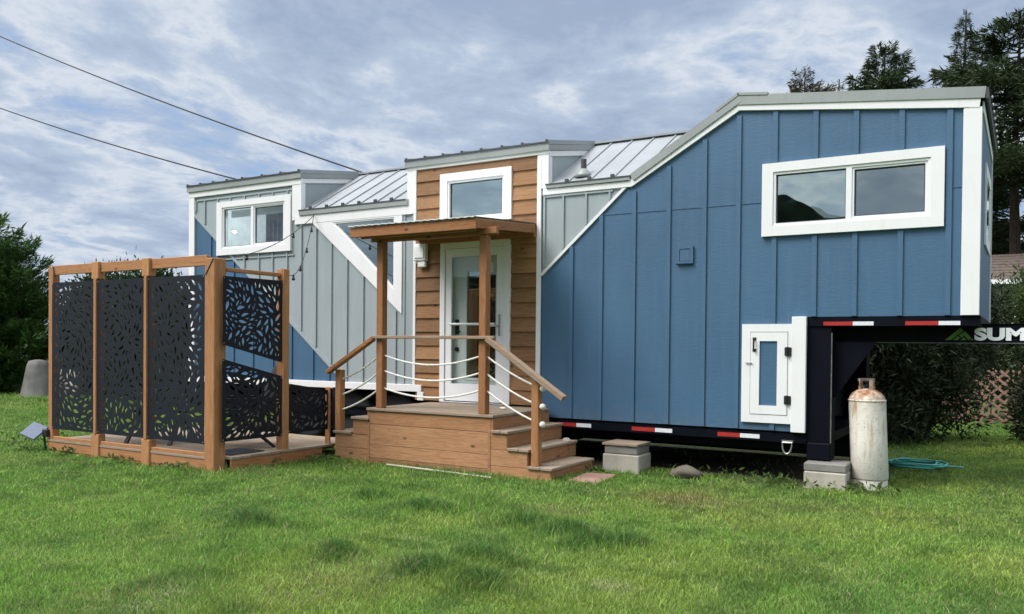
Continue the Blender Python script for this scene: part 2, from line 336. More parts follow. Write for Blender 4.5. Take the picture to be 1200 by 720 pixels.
# ------------------------------------------------------------------ mesh helpers
ROOT = {}                                    # object name -> world origin of its thing
def tag(o, label=None, cat=None, group=None, kind=None):
    for k, v in (('label', label), ('category', cat), ('group', group), ('kind', kind)):
        if v: o[k] = v
    return o
def thing(name, loc, label, cat, group=None):
    o = bpy.data.objects.new(name, None); COL.objects.link(o); o.location = loc; o.empty_display_size = .2
    ROOT[o.name] = Vector(loc); return tag(o, label, cat, group)
class MB:
    def __init__(s): s.v = []; s.f = []; s.mi = []; s.m = 0
    def add(s, vs, fs):
        b = len(s.v); s.v += [tuple(p) for p in vs]
        for f in fs: s.f.append(tuple(b+i for i in f)); s.mi.append(s.m)
        return s
    def box(s, x0, x1, y0, y1, z0, z1, bev=0.0):
        if bev <= 0:
            return s.add([(x0,y0,z0),(x1,y0,z0),(x1,y1,z0),(x0,y1,z0),(x0,y0,z1),(x1,y0,z1),(x1,y1,z1),(x0,y1,z1)],
                  [(0,3,2,1),(4,5,6,7),(0,1,5,4),(1,2,6,5),(2,3,7,6),(3,0,4,7)])
        return s.obox(Vector(((x0+x1)/2,(y0+y1)/2,(z0+z1)/2)), Vector((1,0,0)), Vector((0,1,0)), Vector((0,0,1)), x1-x0, y1-y0, z1-z0, bev)
    def obox(s, c, ax, ay, az, lx, ly, lz, bev=0.0):
        """oriented box; bev cuts the edges"""
        c = Vector(c); hx, hy, hz = lx/2, ly/2, lz/2
        if bev <= 0:
            vs = [c+ax*(sx*hx)+ay*(sy*hy)+az*(sz*hz) for sz in (-1,1) for sx, sy in ((-1,-1),(1,-1),(1,1),(-1,1))]
            return s.add(vs, [(0,3,2,1),(4,5,6,7),(0,1,5,4),(1,2,6,5),(2,3,7,6),(3,0,4,7)])
        b = min(bev, hx*.45, hy*.45, hz*.45); bm = bmesh.new()
        bmesh.ops.create_cube(bm, size=1)
        for v in bm.verts: v.co = Vector((v.co.x*lx, v.co.y*ly, v.co.z*lz))
        bmesh.ops.bevel(bm, geom=bm.edges[:], offset=b, segments=1, affect='EDGES', profile=.5)
        bm.verts.index_update()
        s.add([c+ax*v.co.x+ay*v.co.y+az*v.co.z for v in bm.verts], [[v.index for v in f.verts] for f in bm.faces]); bm.free()
        return s
    def beam(s, a, b, w, h, up=(0,0,1), bev=0.0):
        """bar from a to b, w wide (sideways), h along up"""
        a, b = Vector(a), Vector(b); d = (b-a); L = d.length; d.normalize(); up = Vector(up)
        side = d.cross(up).normalized(); u = side.cross(d).normalized()
        return s.obox((a+b)/2, d, side, u, L, w, h, bev)
    def prism(s, pts, y0, y1, holes=(), axis='y'):
        """polygon pts (2D) with holes, extruded along an axis; 'y': (x,z) plane, 'x': (y,z) plane, 'z': (x,y) plane"""
        to = {'y': lambda p, t: (p[0], t, p[1]), 'x': lambda p, t: (t, p[0], p[1]), 'z': lambda p, t: (p[0], p[1], t)}[axis]
        loops = [list(pts)]+[list(h) for h in holes]
        tris = tessellate_polygon([[Vector((p[0], p[1], 0)) for p in lp] for lp in loops])
        flat = [p for lp in loops for p in lp]; n = len(flat)
        vs = [to(p, y0) for p in flat]+[to(p, y1) for p in flat]; fs = []
        def area(t): a_, b_, c_ = (flat[i] for i in t); return (b_[0]-a_[0])*(c_[1]-a_[1])-(b_[1]-a_[1])*(c_[0]-a_[0])
        for t in tris:
            if abs(area(t)) < 1e-12: continue
            t = t if area(t) > 0 else t[::-1]
            fs.append(tuple(t)); fs.append(tuple(i+n for i in t[::-1]))
        o = 0
        for lp in loops:
            k = len(lp)
            for i in range(k): fs.append((o+i, o+(i+1) % k, o+(i+1) % k+n, o+i+n))
            o += k
        return s.add(vs, fs)
    def tube(s, pts, r, seg=8, cap=True):
        pts = [Vector(p) for p in pts]; n = len(pts); rs = r if isinstance(r, (list, tuple)) else [r]*n
        vs = []; prev = None
        for i, p in enumerate(pts):
            d = (pts[min(i+1, n-1)]-pts[max(i-1, 0)]).normalized()
            ref = prev if prev is not None else (Vector((0,0,1)) if abs(d.z) < .9 else Vector((1,0,0)))
            a = (ref-d*ref.dot(d)).normalized(); b = d.cross(a); prev = a
            for k in range(seg):
                t = 2*math.pi*k/seg; vs.append(p+(a*math.cos(t)+b*math.sin(t))*rs[i])
        fs = [(i*seg+k, i*seg+(k+1) % seg, (i+1)*seg+(k+1) % seg, (i+1)*seg+k) for i in range(n-1) for k in range(seg)]
        if cap: fs += [tuple(range(seg))[::-1], tuple((n-1)*seg+k for k in range(seg))]
        return s.add(vs, fs)
    def lathe(s, c, prof, seg=32, axis='z'):
        c = Vector(c); vs = []
        for r, z in prof:
            for k in range(seg):
                t = 2*math.pi*k/seg; p = (r*math.cos(t), r*math.sin(t), z)
                if axis == 'y': p = (p[0], z, p[1])
                vs.append(c+Vector(p))
        n = len(prof); fs = [(i*seg+k, i*seg+(k+1) % seg, (i+1)*seg+(k+1) % seg, (i+1)*seg+k) for i in range(n-1) for k in range(seg)]
        if prof[0][0] > 1e-6: fs.append(tuple(range(seg))[::-1])
        if prof[-1][0] > 1e-6: fs.append(tuple((n-1)*seg+k for k in range(seg)))
        return s.add(vs, fs)
    def build(s, name, mats, parent=None, label=None, smooth=False):
        me = bpy.data.meshes.new(name); off = Vector((0,0,0))
        if parent is not None: off = ROOT[parent.name]
        me.from_pydata([(p[0]-off.x, p[1]-off.y, p[2]-off.z) for p in s.v], [], s.f)
        mats = mats if isinstance(mats, (list, tuple)) else [mats]
        for m in mats: me.materials.append(M[m] if isinstance(m, str) else m)
        if len(mats) > 1: me.polygons.foreach_set('material_index', s.mi)
        bm = bmesh.new(); bm.from_mesh(me); bmesh.ops.recalc_face_normals(bm, faces=bm.faces[:]); bm.to_mesh(me); bm.free()
        if smooth: me.polygons.foreach_set('use_smooth', [True]*len(me.polygons))
        o = bpy.data.objects.new(name, me); COL.objects.link(o)
        if parent is not None: o.parent = parent
        ROOT[o.name] = off.copy()
        if label: o['label'] = label
        return o
def solo(mb, name, mats, loc, label, cat, group=None, kind=None, smooth=False):
    """a thing that is one mesh, its origin at loc"""
    ROOT['_t'] = Vector(loc)
    class P: name = '_t'
    me_off = Vector(loc)
    mb.v = [(p[0]-me_off.x, p[1]-me_off.y, p[2]-me_off.z) for p in mb.v]
    o = mb.build(name, mats, None, None, smooth); o.location = loc; ROOT[o.name] = Vector(loc)
    return tag(o, label, cat, group, kind)
def smooth_by_angle(o, deg=35):
    me = o.data; me.polygons.foreach_set('use_smooth', [True]*len(me.polygons)); me.set_sharp_from_angle(angle=R(deg))
def raw(name, verts, faces_flat, nper, mat, parent=None, cols=None):
    """fast numpy mesh: all faces with nper corners"""
    me = bpy.data.meshes.new(name); nv = len(verts); nf = len(faces_flat)//nper
    off = ROOT[parent.name] if parent is not None else Vector((0,0,0))
    verts = np.asarray(verts, np.float32)-np.array(off, np.float32)
    me.vertices.add(nv); me.vertices.foreach_set('co', verts.ravel())
    me.loops.add(nf*nper); me.loops.foreach_set('vertex_index', np.asarray(faces_flat, np.int32))
    me.polygons.add(nf); me.polygons.foreach_set('loop_start', np.arange(0, nf*nper, nper, dtype=np.int32))
    me.update(calc_edges=True); me.materials.append(M[mat])
    if cols is not None:
        at = me.attributes.new('tint', 'FLOAT_COLOR', 'POINT'); at.data.foreach_set('color', np.asarray(cols, np.float32).ravel())
    o = bpy.data.objects.new(name, me); COL.objects.link(o)
    if parent is not None: o.parent = parent
    ROOT[o.name] = Vector(off); return o

# ------------------------------------------------------------------ ground, hills
def vnoise(x, y, seed, cell):
    """smooth value noise on numpy arrays"""
    rs = np.random.RandomState(seed); G = rs.rand(256, 256)
    X, Y = np.asarray(x)/cell, np.asarray(y)/cell; i, j = np.floor(X).astype(int), np.floor(Y).astype(int)
    u, v = X-i, Y-j; u = u*u*(3-2*u); v = v*v*(3-2*v)
    g = lambda a, b: G[a % 256, b % 256]
    return (g(i, j)*(1-u)+g(i+1, j)*u)*(1-v)+(g(i, j+1)*(1-u)+g(i+1, j+1)*u)*v
def gh(x, y):
    x, y = np.asarray(x, float), np.asarray(y, float)
    near = np.clip((-y+1.0)/3.0, 0, 1)
    h = (vnoise(x, y, 3, 2.3)-.5)*.05+(vnoise(x, y, 4, .8)-.5)*.025
    left = np.clip((-x-12)/8, 0, 1)*np.clip((y+3)/5, 0, 1)*.10
    return h*(.35+.65*near)-.012+left
def ground():
    ax = np.concatenate([-np.geomspace(60, 900, 9)[::-1], np.arange(-50, -24, 2.0), np.arange(-24, 8, .2), np.arange(8, 40, 2.0), np.geomspace(44, 900, 9)])
    ay = np.concatenate([-np.geomspace(60, 900, 9)[::-1], np.arange(-50, -10, 2.0), np.arange(-10, 10, .2), np.arange(10, 60, 2.0), np.geomspace(64, 900, 9)])
    X, Y = np.meshgrid(ax, ay); Z = gh(X, Y)
    nx, ny = len(ax), len(ay); idx = np.arange(nx*ny).reshape(ny, nx)
    F = np.stack([idx[:-1, :-1], idx[:-1, 1:], idx[1:, 1:], idx[1:, :-1]], -1).reshape(-1)
    o = raw('lawn_ground', np.stack([X, Y, Z], -1).reshape(-1, 3), F, 4, 'ground'); tag(o, kind='structure')
    o.data.polygons.foreach_set('use_smooth', [True]*len(o.data.polygons))
ground()
def hill(name, y0, depth, prof, mat):
    """ridge behind the camera; prof = [(x, height)]"""
    xs = np.linspace(prof[0][0], prof[-1][0], 120); hs = np.interp(xs, [p[0] for p in prof], [p[1] for p in prof])
    hs = hs*(1+.05*(vnoise(xs, xs*0, 8, 18)-.5)+.03*(vnoise(xs, xs*0, 9, 5)-.5))
    rows = [(0, 0), (.3, .45), (.6, .85), (.8, 1.0), (1.1, .8), (1.6, 0)]
    V = [(x, y0-depth*t, h*k-1) for t, k in rows for x, h in zip(xs, hs)]
    n = len(xs); F = [i for r in range(len(rows)-1) for k in range(n-1) for i in (r*n+k, r*n+k+1, (r+1)*n+k+1, (r+1)*n+k)]
    o = raw(name, V, F, 4, mat); tag(o, kind='structure'); return o
hill('hill', -140, 60, [(-420, 14), (-200, 19), (-110, 23), (-76, 29.5), (-58, 37.5), (-47, 38), (-40, 33.0), (-34, 32), (-28, 33), (-20, 27), (20, 18), (200, 14), (420, 10)], 'hill')
hill('hill', -700, 300, [(-1500, 60), (-700, 85), (-330, 150), (-260, 156), (-205, 160), (-150, 138), (-100, 128), (0, 112), (300, 80), (1200, 40)], 'farhill')

# ------------------------------------------------------------------ the tiny house on its gooseneck trailer
H = thing('tiny_house', (-6.2, 1.3, 0), 'blue and grey tiny house with a timber centre bay on a black gooseneck trailer', 'tiny house')
D = 2.60                                    # depth of the house (y 0 .. D)
ZR = 4.24                                   # ridge
def rect(x0, x1, z0, z1): return [(x0, z0), (x1, z0), (x1, z1), (x0, z1)]
T = .06
W2 = rect(-2.34, -.845, 2.79, 3.335); LDW = rect(-11.13, -9.755, 3.0, 3.63)
MDW = rect(-6.66, -5.79, 3.15, 3.64); DOOR = rect(-6.70, -5.765, .705, 2.745)
TRI = [(-8.75, 3.245), (-7.585, 2.225), (-7.585, 3.245)]
TY = -.030
def strip(a, bb, w, y0=TY, y1=-.0005, mb=None):
    """board in the wall plane, a-b is its upper edge, w its width below"""
    mb = mb or t; a, bb = Vector((a[0], 0, a[1])), Vector((bb[0], 0, bb[1])); d = (bb-a).normalized(); n = Vector((d.z, 0, -d.x))
    if n.z > 0: n = -n
    mb.prism([(p.x, p.z) for p in (a, bb, bb+n*w, a+n*w)], y0, y1)
# front walls ------------------------------------------------------
b = MB(); b.prism([(-5.22, .56), (-1.995, .56), (-1.995, 1.79), (-.385, 1.79), (-.385, 3.90), (-2.746, 4.17), (-4.0, 3.43), (-5.22, 2.345)], 0, T, [W2])
BAT = .020
def batten(mb, x, z0, z1, w=.052, t=BAT): mb.box(x-w/2, x+w/2, -t, -.001, z0, z1)
def roofz(x): return 4.02-.11*(x+2.746)/2.36*1.0 if x > -2.746 else 4.02+(x+2.746)*.592
def diagz(x): return 2.345+(x+5.22)*(1.085/1.22)
for x in (-4.80, -4.40, -3.975, -3.545, -3.12, -2.735):
    top = min(diagz(x)-.03, roofz(x) if x > -4.0 else 9)
    batten(b, x, .565, top)
for x in (-2.34, -1.92, -1.52, -1.09, -.66):
    top = 4.06-.118*(x+2.746)
    if -2.47 < x < -.70:
        batten(b, x, 3.46, top); batten(b, x, .565 if x < -2.0 else 1.795, 2.66)
    else: batten(b, x, 1.795, top)
# horizontal sheet joints (z-flashing lip)
for x0, x1 in ((-4.40, -4.0), (-3.95, -3.57), (-3.52, -3.145), (-3.095, -2.76), (-2.71, -2.47), (-.70, -.685), (-.635, -.54)):
    b.box(x0+.002, x1-.002, -.006, -.001, 3.038, 3.052)
b.build('blue_siding', 'blue', H)
b = MB(); b.prism([(-5.22, 2.347), (-4.0, 3.43), (-5.22, 3.43)], 0, T)
for x in (-4.92, -4.605, -4.292): batten(b, x, diagz(x)+.05, 3.34, .022, .022)
b.box(-5.20, -5.175, -.02, -.001, 2.45, 3.34); b.box(-5.17, -4.25, -.02, -.001, 3.315, 3.338)
b.build('grey_siding', 'grey', H, 'grey siding wedge above the blue front wall')
LDIAG = lambda x: 3.565+(x+11.84)*(-.80)
b = MB(); xb = -11.84+(3.565-.90)/.80
b.prism([(-11.95, LDIAG(-11.95)), (xb, .90), (-7.21, .90), (-7.21, 3.43), (-9.40, 3.43), (-9.40, 3.96), (-11.95, 3.96)], 0, T, [LDW, TRI])
for x in (-11.60, -11.285, -10.98, -10.65, -10.32, -10.015, -9.70):
    if x < -11.29: batten(b, x, LDIAG(x)+.04, 3.80, .022, .022)
    else: batten(b, x, 3.745, 3.80, .022, .022); batten(b, x, LDIAG(x)+.05, 2.87, .022, .022)
strip((-11.845, 3.60), (xb+.01, .925), .045, -.024, -.0005, b)
b.box(-11.83, -11.81, -.02, -.001, 3.64, 3.80)
b.box(-11.80, -9.60, -.017, -.001, 3.80, 3.825)
b.box(-11.24, -9.56, -.017, -.001, 2.80, 2.822)
for x in (-9.40, -9.095, -8.785, -8.475, -8.165, -7.865, -7.565):
    z1 = 3.33 if x < -9.3 else 3.378-(x+9.153)*.875-.06
    batten(b, x, max(.905, LDIAG(x)+.05), min(z1, 3.33), .022, .022)
b.box(-7.445, -7.405, -.014, -.001, .905, 3.26); b.box(-7.29, -7.252, -.014, -.001, .905, 3.26)
b.build('grey_siding', 'grey', H, 'tall grey siding left of the timber bay')
b = MB(); b.prism([(-11.95, .90), (xb, .90), (-11.95, LDIAG(-11.95)-.003)], 0, T)
for x in (-11.45, -10.90, -10.45, -10.0, -9.6, -9.15, -8.82): batten(b, x, .905, LDIAG(x)-.03, .03, .02)
b.build('blue_siding', 'blue', H, 'blue siding triangle at the left end')
# timber lap siding ----------------------------------------------------
b = MB(); z = .70; P_ = .187
while z < 3.85:
    z1 = min(z+P_, 3.855)
    def lap(x0, x1, za, zb):
        b.add([(x0, -.030, za), (x1, -.030, za), (x1, -.006, zb+.012), (x0, -.006, zb+.012), (x0, T, za), (x1, T, za), (x1, T, zb), (x0, T, zb)],
              [(0,1,2,3), (0,4,5,1), (0,3,7,4), (1,5,6,2), (4,7,6,5)])
    hit = None
    for (wx0, wx1, wz0, wz1) in ((-6.79, -5.66, 3.08, 3.76), (-6.775, -5.67, .6, 2.83)):
        if z1 > wz0+.01 and z < wz1-.01: hit = (wx0, wx1, wz0, wz1)
    if hit:
        lap(-7.20, hit[0]+.02, z, z1); lap(hit[1]-.02, -5.29, z, z1)
        if z1 > hit[3]: lap(hit[0]+.02, hit[1]-.02, hit[3]-.02, z1)
        if z < hit[2]: lap(hit[0]+.02, hit[1]-.02, z, hit[2]+.02)
    else: lap(-7.20, -5.29, z, z1)
    z += P_
b.build('timber_siding', 'siding_x', H)
# other walls ------------------------------------------------------
b = MB(); b.prism([(.0, 1.79), (D, 1.79), (D, 3.95), (0, 3.95)], -.44, -.386, axis='x'); b.build('end_wall', 'blue', H)
b = MB(); b.prism([(T, .56), (D, .56), (D, 3.95), (T, 3.95)], -11.95, -11.90, axis='x'); b.build('end_wall', 'grey', H)
b = MB(); b.prism([(-11.90, .56), (-1.99, .56), (-1.99, 1.80), (-.44, 1.80), (-.44, 3.6), (-11.90, 3.6)], D-.05, D); b.build('back_wall', 'grey', H)
# white trim -------------------------------------------------------------
t = MB(); TY = -.030
def tb(x0, x1, z0, z1, y=TY): t.box(x0, x1, y, -.0005, z0, z1, .004)
tb(-11.985, -11.845, .90, 3.868)                      # left corner board
tb(-11.985, -9.388, 3.868, 3.966, -.034)              # dormer frieze
tb(-9.585, -9.388, 3.382, 3.866)                      # board right of the left dormer
tb(-9.585, -9.53, 3.33, 3.381)
tb(-9.527, -7.362, 3.262, 3.392, -.032)               # eave frieze, left
strip((-9.155, 3.30), (-7.447, 1.885), .0, mb=t) if False else None
t.prism([(-9.20, 3.395-.135), (-8.99, 3.395-.135), (-8.75, 3.245), (-7.585, 2.225), (-7.585, 3.26), (-7.45, 3.26), (-7.45, 1.885)][:0] or
        [(-9.153, 3.26), (-7.45, 1.885), (-7.45, 3.26), (-7.585, 3.26), (-7.585, 2.225), (-8.77, 3.26)], TY, -.0005)
t.prism([(-8.77, 3.26), (-8.75, 3.245), (-7.585, 3.245), (-7.585, 3.26)], TY, -.0005)
tb(-7.365, -7.205, 3.262, 3.866); tb(-7.25, -7.205, .905, 3.261)                        # left board of the timber bay
tb(-5.29, -5.228, .565, 3.80); tb(-5.29, -5.125, 3.43, 3.866, -.026)
tb(-7.372, -5.122, 3.860, 3.928, -.036)               # frieze over the timber bay
tb(-5.208, -4.0, 3.345, 3.425)                        # eave frieze, right
strip((-4.04, 3.425), (-2.746, 4.160), .085, -.034)   # rake board
strip((-2.75, 4.160), (-.40, 3.868), .085, -.036)
tb(-.545, -.384, 1.79, 3.79, -.032)                   # right corner board
t.box(-.3855, -.372, D-.05, D+.01, 1.79, 3.85); t.box(-.3855, -.372, .02, D-.051, 3.74, 3.85)
tb(-11.985, -7.09, .806, .903, -.04)                  # skirt board over the wheels
tb(-7.16, -7.05, .69, .806, -.04)
# narrow rakes where the two colours meet
strip((-5.235, 2.360), (-4.02, 3.435), .034, -.024)
t.build('white_trim', 'white', H)
# roofs ---------------------------------------------------------------------
def slab(pts, th):                                     # pts: 4 points of the top face
    return [Vector(p) for p in pts], [Vector(p)-Vector((0,0,th)) for p in pts]
def roofslab(mb, pts, th=.05):
    a, c = slab(pts, th); n = len(a)
    mb.add(a+c, [tuple(range(n)), tuple(range(n, 2*n))[::-1]]+[(i, i+n, (i+1) % n+n, (i+1) % n) for i in range(n)])
HY = D/2
def low(y): return 3.485+.581*y
r = MB()
roofslab(r, [(-9.42, -.03, 3.485-.017), (-7.34, -.03, 3.485-.017), (-7.34, HY, ZR), (-9.42, HY, ZR)])
for x in (-9.19, -8.86, -8.54, -8.23, -7.925, -7.63): r.beam((x, -.035, 3.475), (x, HY, ZR+.008), .018, .02)
r.box(-9.40, -7.36, HY-.05, HY+.05, ZR+.002, ZR+.026)
r.build('metal_roof', 'roof', H, 'pale standing seam roof left of the timber bay')
r = MB()
roofslab(r, [(-5.15, -.03, 3.468), (-4.0, -.03, 3.468), (-2.80, HY, ZR), (-5.15, HY, ZR)])
for x, yy in ((-4.861, HY), (-4.551, HY), (-4.245, HY), (-3.94, HY), (-3.63, HY), (-3.32, HY)):
    y0 = -.035 if x < -4.0 else (x+4.0)*HY/1.2+.03
    r.beam((x, y0, low(y0)+.006), (x, yy, ZR+.008), .018, .02)
r.box(-5.13, -2.80, HY-.06, HY+.06, ZR+.002, ZR+.028)
r.build('metal_roof', 'roof', H, 'pale standing seam roof right of the timber bay')
r = MB(); roofslab(r, [(-11.99, HY, ZR+.005), (-.40, HY, ZR-.3), (-.40, D+.05, 3.46), (-11.99, D+.05, 3.46)][:0] or [(-11.99, HY+.002, ZR), (-2.80, HY+.002, ZR), (-2.80, D+.05, 3.46), (-11.99, D+.05, 3.46)])
r.build('metal_roof', 'roof', H, 'back slope of the metal roof')
def dormer(x0, x1, zt, ribs, lab):
    r = MB(); zr = ZR+.03; s = (zr-zt)/(HY+.06)
    roofslab(r, [(x0, -.06, zt), (x1, -.06, zt), (x1, HY, zr), (x0, HY, zr)], .03)
    for x in ribs: r.beam((x, -.045, zt+.014), (x, HY, zr+.014), .022, .028)
    o = r.build('dormer_roof', 'roof', H, lab)
    e = MB(); e.box(x0-.004, x1+.004, -.072, -.0605, zt-.012, zt+.006); 
    for x in ribs: e.box(x-.013, x+.013, -.0725, -.05, zt+.0062, zt+.030)
    e.build('drip_edge', 'dark_edge', o)
    f = MB(); f.box(x0-.002, x1+.002, -.058, -.037, zt-.10, zt-.031)
    f.add([(x1-.02, -.036, zt-.10), (x1, -.036, zt-.10), (x1, HY, zr-.10), (x1-.02, HY, zr-.10), (x1-.02, -.036, zt-.031), (x1, -.036, zt-.031), (x1, HY, zr-.031), (x1-.02, HY, zr-.031)],
          [(0,3,2,1), (4,5,6,7), (0,1,5,4), (1,2,6,5), (2,3,7,6), (3,0,4,7)])
    f.build('roof_fascia', 'flash', o)
    w = MB()                                              # cheek wall beside the roof
    for xx in (x1-.06,) + ((x0+.03,) if x0 > -9 else ()):
        w = MB(); w.add([(xx, .0, 3.40), (xx, .0, zt-.10), (xx, HY, zr-.10), (xx, HY, 3.40), (xx+.03, .0, 3.40), (xx+.03, .0, zt-.10), (xx+.03, HY, zr-.10), (xx+.03, HY, 3.40)],
              [(0,1,2,3), (7,6,5,4), (0,4,5,1), (1,5,6,2)])
        w.build('dormer_cheek', 'grey', o)
    k = MB(); k.add([(x1-.03, .0, zt-.17), (x1-.012, .0, zt-.17), (x1-.012, HY, zr-.17), (x1-.03, HY, zr-.17), (x1-.03, .0, zt-.101), (x1-.012, .0, zt-.101), (x1-.012, HY, zr-.101), (x1-.03, HY, zr-.101)],
          [(0,3,2,1), (4,5,6,7), (0,1,5,4), (1,2,6,5), (2,3,7,6), (3,0,4,7)])
    k.box(x1-.029, x1-.010, .001, .06, 3.48, zt-.172)
    k.build('cheek_trim', 'white', o)
dormer(-12.0, -9.385, 4.060, (-11.98, -11.664, -11.349, -11.021, -10.661, -10.216, -9.804, -9.42), 'roof of the left dormer')
dormer(-7.385, -5.112, 4.002, (-7.36, -7.039, -6.734, -6.427, -6.119, -5.80, -5.494, -5.14), 'roof of the timber bay')
# loft roof in profile over the blue part
r = MB()
roofslab(r, [(-4.03, -.030, 3.475), (-2.746, -.030, 4.236), (-2.746, D+.04, 4.236), (-4.03, D+.04, 3.475)], .03)
roofslab(r, [(-2.746, -.030, 4.236), (-.36, -.030, 3.968), (-.36, D+.04, 3.968), (-2.746, D+.04, 4.236)], .03)
lo = r.build('loft_roof', 'roof', H)
f = MB(); strip((-4.02, 3.49), (-2.746, 4.240), .088, -.050, -.031, f); strip((-2.748, 4.240), (-.355, 3.974), .108, -.048, -.031, f)
strip((-3.0, 4.11), (-2.746, 4.262), .03, -.056, .10, f); strip((-2.746, 4.262), (-2.42, 4.222), .028, -.056, .10, f)
f.build('roof_fascia', 'flash', lo)
f = MB(); f.box(-.358, -.335, -.045, D+.05, 3.86, 3.965); f.build('roof_fascia', 'dark_edge', lo)
e = MB(); e.box(-5.15, -4.02, -.050, -.031, 3.425, 3.478); e.build('eave_flashing', 'flash', H)
e = MB(); e.box(-9.42, -7.34, -.050, -.031, 3.393, 3.474); e.build('eave_flashing', 'flash', H)
e = MB(); e.box(-5.16, -4.01, -.056, -.0505, 3.464, 3.480)
for x in (-4.861, -4.551, -4.245): e.box(x-.022, x+.022, -.058, -.030, 3.478, 3.515)
e.build('drip_edge', 'dark_edge', H)
e = MB(); e.box(-9.43, -7.375, -.056, -.0505, 3.460, 3.478)
for x in (-9.19, -8.86, -8.54, -8.23, -7.925, -7.63): e.box(x-.022, x+.022, -.058, -.030, 3.478, 3.515)
e.build('drip_edge', 'dark_edge', H)
# windows -----------------------------------------------------------------------
def window(x0, x1, z0, z1, g, cas=(.12, .12, .11, .11), mull=None, glass='glass', glass2=None, label=None, y=-.044):
    """casing outer x0..x1, z0..z1; g = glass opening rect list; cas unused widths come from g"""
    gx0, gx1, gz0, gz1 = g[0][0], g[1][0], g[0][1], g[2][1]
    w = MB(); w.prism(rect(x0, x1, z0, z1), y, -.0008, [rect(gx0-.028, gx1+.028, gz0-.028, gz1+.028)])
    o = w.build('window', 'white', H, label)
    w = MB(); w.prism(rect(gx0-.0275, gx1+.0275, gz0-.0275, gz1+.0275), -.030, .045, [rect(gx0, gx1, gz0, gz1) if mull is None else rect(gx0, mull-.028, gz0, gz1)] + ([] if mull is None else [rect(mull+.028, gx1, gz0, gz1)]))
    w.build('sash', 'vinyl', o)
    for a_, c_ in (((gx0, gx1),) if mull is None else ((gx0, mull-.028), (mull+.0515, gx1-.023))):
        z0_, z1_ = (gz0+.001, gz1-.001) if c_ != gx1-.023 else (gz0+.024, gz1-.024)
        w = MB(); w.prism(rect(a_+.001, c_-.001, z0_, z1_), .0, .009, [rect(a_+.011, c_-.011, z0_+.010, z1_-.010)]); w.build('gasket', 'dark_edge', o)
    if mull is None:
        w = MB(); w.box(gx0-.01, gx1+.01, .010, .016, gz0-.01, gz1+.01); w.build('pane', glass, o)
    else:
        w = MB(); w.box(gx0-.01, mull-.027, .010, .016, gz0-.01, gz1+.01); w.build('pane', glass, o)
        w = MB(); w.box(mull+.027, gx1+.01, .016, .022, gz0-.01, gz1+.01); w.build('pane', glass2 or glass, o)
        w = MB(); s_ = .022                              # slim sash of the sliding half
        w.prism(rect(mull+.0285, gx1-.0005, gz0+.0005, gz1-.0005), -.018, .014, [rect(mull+.0285+s_, gx1-s_, gz0+s_, gz1-s_)]); w.build('sliding_sash', 'vinyl', o)
    return o
window(-2.47, -.70, 2.665, 3.45, rect(-2.325, -.85, 2.80, 3.325), mull=-1.583, glass='glass', glass2='glass_screen', label='wide sliding window in the blue wall')
window(-11.28, -9.605, 2.875, 3.735, rect(-11.125, -9.762, 3.01, 3.615), mull=-10.46, glass='glass_clear', glass2='glass_clear', label='sliding window in the left dormer')
window(-6.79, -5.66, 3.085, 3.757, rect(-6.645, -5.803, 3.165, 3.626), glass='glass', label='picture window above the canopy', y=-.046)
w = MB(); w.prism([(-8.77, 3.247), (-7.58, 2.205), (-7.58, 3.247)], -.022, .03, [[(-8.71, 3.225), (-7.604, 2.255), (-7.604, 3.225)]]); o = w.build('triangular_window', 'vinyl', H)
w = MB(); w.prism([(-8.72, 3.228), (-7.60, 2.25), (-7.60, 3.228)], .006, .012); w.build('pane', 'glass_screen', o)
w = MB(); w.prism(rect(.75, 1.95, 2.55, 3.40), -.384, -.366, [rect(.87, 1.83, 2.67, 3.28)], 'x'); o = w.build('window', 'white', H, 'window in the end wall')
w = MB(); w.box(-.380, -.374, .86, 1.84, 2.66, 3.29); w.build('pane', 'glass', o)
# rooms behind the glass
b = MB()
for x0, x1, z0, z1, yb in ((-2.6, -.5, 2.3, 3.75, 2.2), (-11.85, -9.45, 2.4, 3.88, 1.9), (-6.95, -5.45, 2.9, 3.85, 1.6), (-9.3, -7.4, 1.2, 3.42, 1.6), (-6.95, -5.45, .69, 2.85, 2.0)):
    b.add([(x0, T+.004, z0), (x1, T+.004, z0), (x1, yb, z0), (x0, yb, z0), (x0, T+.004, z1), (x1, T+.004, z1), (x1, yb, z1), (x0, yb, z1)], [(0,1,2,3), (4,7,6,5), (1,5,6,2), (2,6,7,3), (3,7,4,0)])
    b.build('interior', 'inside', H); b = MB()
b = MB(); n = 26                                       # curtain in the left dormer
for i in range(n):
    xa, xb_ = -10.42+i*.64/n, -10.42+(i+1)*.64/n; ya, yb = .22+.03*math.sin(i*1.5), .22+.03*math.sin((i+1)*1.5)
    b.add([(xa, ya, 2.95), (xb_, yb, 2.95), (xb_, yb, 3.60), (xa, ya, 3.60), (xa, ya+.004, 2.95), (xb_, yb+.004, 2.95), (xb_, yb+.004, 3.60), (xa, ya+.004, 3.60)], [(0,1,2,3), (4,7,6,5), (3,2,6,7), (0,4,5,1)])
b.build('curtain', 'curtain', H)
b = MB(); b.box(-11.12, -9.78, .12, .15, 3.50, 3.62, .01); b.build('roller_blind', 'blind', H)
b = MB(); b.box(-2.32, -.86, .10, .125, 3.235, 3.33, .006); b.build('roller_blind', 'blind', H)
q = MB(); q.lathe((-11.25, .3, 3.29), [(.0, 0), (.026, .004), (.036, .014), (.026, .024), (0, .028)], 16); lampo = q.build('lamp', 'lamp', H, smooth=True)
